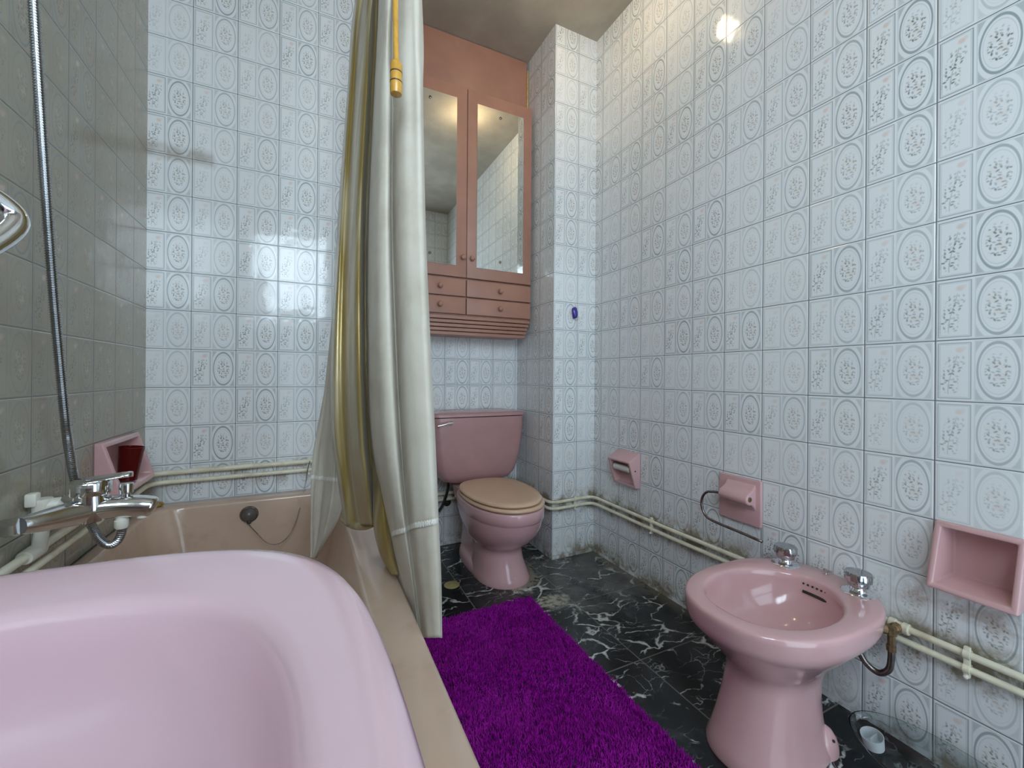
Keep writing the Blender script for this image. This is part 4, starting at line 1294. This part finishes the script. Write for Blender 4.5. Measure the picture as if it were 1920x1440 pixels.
gy = [1.22, 1.26, 1.32, 1.36, 1.43, 1.47, 1.54, 1.58]
gold_rows = [
    top_row(gy),
    row(0, [(722, 1.36), (714, 1.30), (706, 1.36), (698, 1.30), (686, 1.34), (678, 1.44), (669, 1.44), (666, 1.58)]),
    row(180, [(714, 1.33), (706, 1.25), (697, 1.33), (688, 1.25), (672, 1.30), (664, 1.41), (654, 1.42), (651, 1.56)]),
    row(420, [(704, 1.30), (695, 1.20), (686, 1.30), (676, 1.20), (660, 1.26), (650, 1.37), (638, 1.38), (633, 1.54)]),
    row(640, [(704, 1.24), (697, 1.13), (686, 1.24), (674, 1.13), (656, 1.20), (645, 1.31), (627, 1.33), (621, 1.48)]),
    row(800, [(712, 1.20), (703, 1.10), (691, 1.21), (678, 1.11), (660, 1.18), (647, 1.28), (627, 1.30), (620, 1.44)]),
    row(900, [(722, 1.14), (711, 1.07), (699, 1.18), (687, 1.10), (668, 1.17), (656, 1.26), (640, 1.28), (632, 1.40)]),
    row(985, [(734, 1.09), (720, 1.06), (708, 1.15), (696, 1.12), (680, 1.18), (668, 1.24), (652, 1.27), (645, 1.36)]),
]
GG = sheet(gold_rows, 10, 10, 0.0016, 23.0, 1.3)
o = build('gold_panel', sheet_mesh(GG), M['curtain_gold'], t, 180, fix=False)
md = o.modifiers.new('cloth', 'SOLIDIFY')
md.thickness = 0.0012
rl = catmull([at(643, 972, 1.37), at(655, 980, 1.30), at(670, 985, 1.24), at(686, 986, 1.19), at(699, 983, 1.16)], 6)
V, F = tube(rl, [0.006 + 0.0065 * math.sin(PI * min(1, i / (len(rl) - 1) * 0.8 + 0.15)) for i in range(len(rl))], 16)
build('rolled_edge', (V, F), M['curtain_gold'], t, 180)
# gold corner that slides over the rim to the outside of the tub
flap_rows = [
    row(860, [(722, 1.13), (712, 1.09), (704, 1.12), (696, 1.15)]),
    row(930, [(728, 1.11), (718, 1.07), (708, 1.09), (698, 1.13)]),
    row(990, [(736, 1.09), (726, 1.05), (712, 1.06), (700, 1.10)]),
    row(1040, [(744, 1.075), (736, 1.045), (724, 1.05), (712, 1.08)]),
    row(1078, [(752, 1.06), (748, 1.04), (742, 1.04), (736, 1.05)]),
]
GF = sheet(flap_rows, 6, 8, 0.0015, 20.0)
o = build('gold_corner', sheet_mesh(GF), M['curtain_gold'], t, 180, fix=False)
md = o.modifiers.new('cloth', 'SOLIDIFY')
md.thickness = 0.0012
# grey-white tail that hangs inside the tub
tail_rows = [
    row(600, [(640, 1.50), (632, 1.47), (626, 1.52), (622, 1.56)]),
    row(720, [(642, 1.50), (630, 1.44), (618, 1.50), (610, 1.54)]),
    row(830, [(646, 1.48), (628, 1.42), (608, 1.50), (592, 1.54)]),
    row(900, [(646, 1.47), (626, 1.40), (606, 1.49), (584, 1.52)]),
    row(960, [(640, 1.46), (618, 1.40), (600, 1.48), (582, 1.51)]),
    row(1010, [(616, 1.46), (604, 1.42), (594, 1.48), (582, 1.50)]),
    row(1046, [(594, 1.47), (590, 1.45), (587, 1.48), (583, 1.49)]),
]
GT = sheet(tail_rows, 8, 8, 0.004, 26.0, 2.2)
o = build('inner_tail', sheet_mesh(GT), M['curtain_white'], t, 180, fix=False)
md = o.modifiers.new('cloth', 'SOLIDIFY')
md.thickness = 0.0012
build('tail_seam', sheet_mesh(seam(GT, 0.50, 0.485, 4, len(GT[0]) - 1, 0.002)), M['curtain_lace'], t, 180, fix=False)

# rail and wooden draw wand
t = thing('curtain_rail', 'slim metal curtain rail under the ceiling above the tub edge', 'rail', (RAILX, 1.0, RAILZ))
build('rail_bar', tube([(RAILX, YN + 0.005, RAILZ), (RAILX, YB - 0.005, RAILZ)], 0.011, 14), M['rail'], t)
for yy in (-0.2, 0.7, 1.9):
    build('rail_hanger', tube([(RAILX, yy, RAILZ + 0.008), (RAILX, yy, ZT - 0.002)], 0.006, 10), M['rail'], t)
t = thing('curtain_wand', 'varnished wooden draw wand hanging in front of the curtain', 'curtain wand', at(743, 180, 0.90))
wt_ = at(741, -10, 0.905)
wb_ = at(743, 118, 0.90)
wk = at(743, 120, 0.90)
build('rod', tube([(RAILX - 0.012, 0.93, RAILZ - 0.03), wt_, wb_], 0.0056, 14), M['wood'], t, 60)
build('handle', lathe([(0.006, 0.008), (0.0118, 0.0), (0.0125, -0.004), (0.0125, -0.060), (0.0118, -0.064), (0.008, -0.0655)], 28, wk), M['wood'], t, 40)
for zz in (-0.018, -0.038):
    build('dark_ring', lathe([(0.0127, zz), (0.0129, zz - 0.0008), (0.0129, zz - 0.0022), (0.0127, zz - 0.003)], 28, wk, cap=False), M['dark_ring'], t)
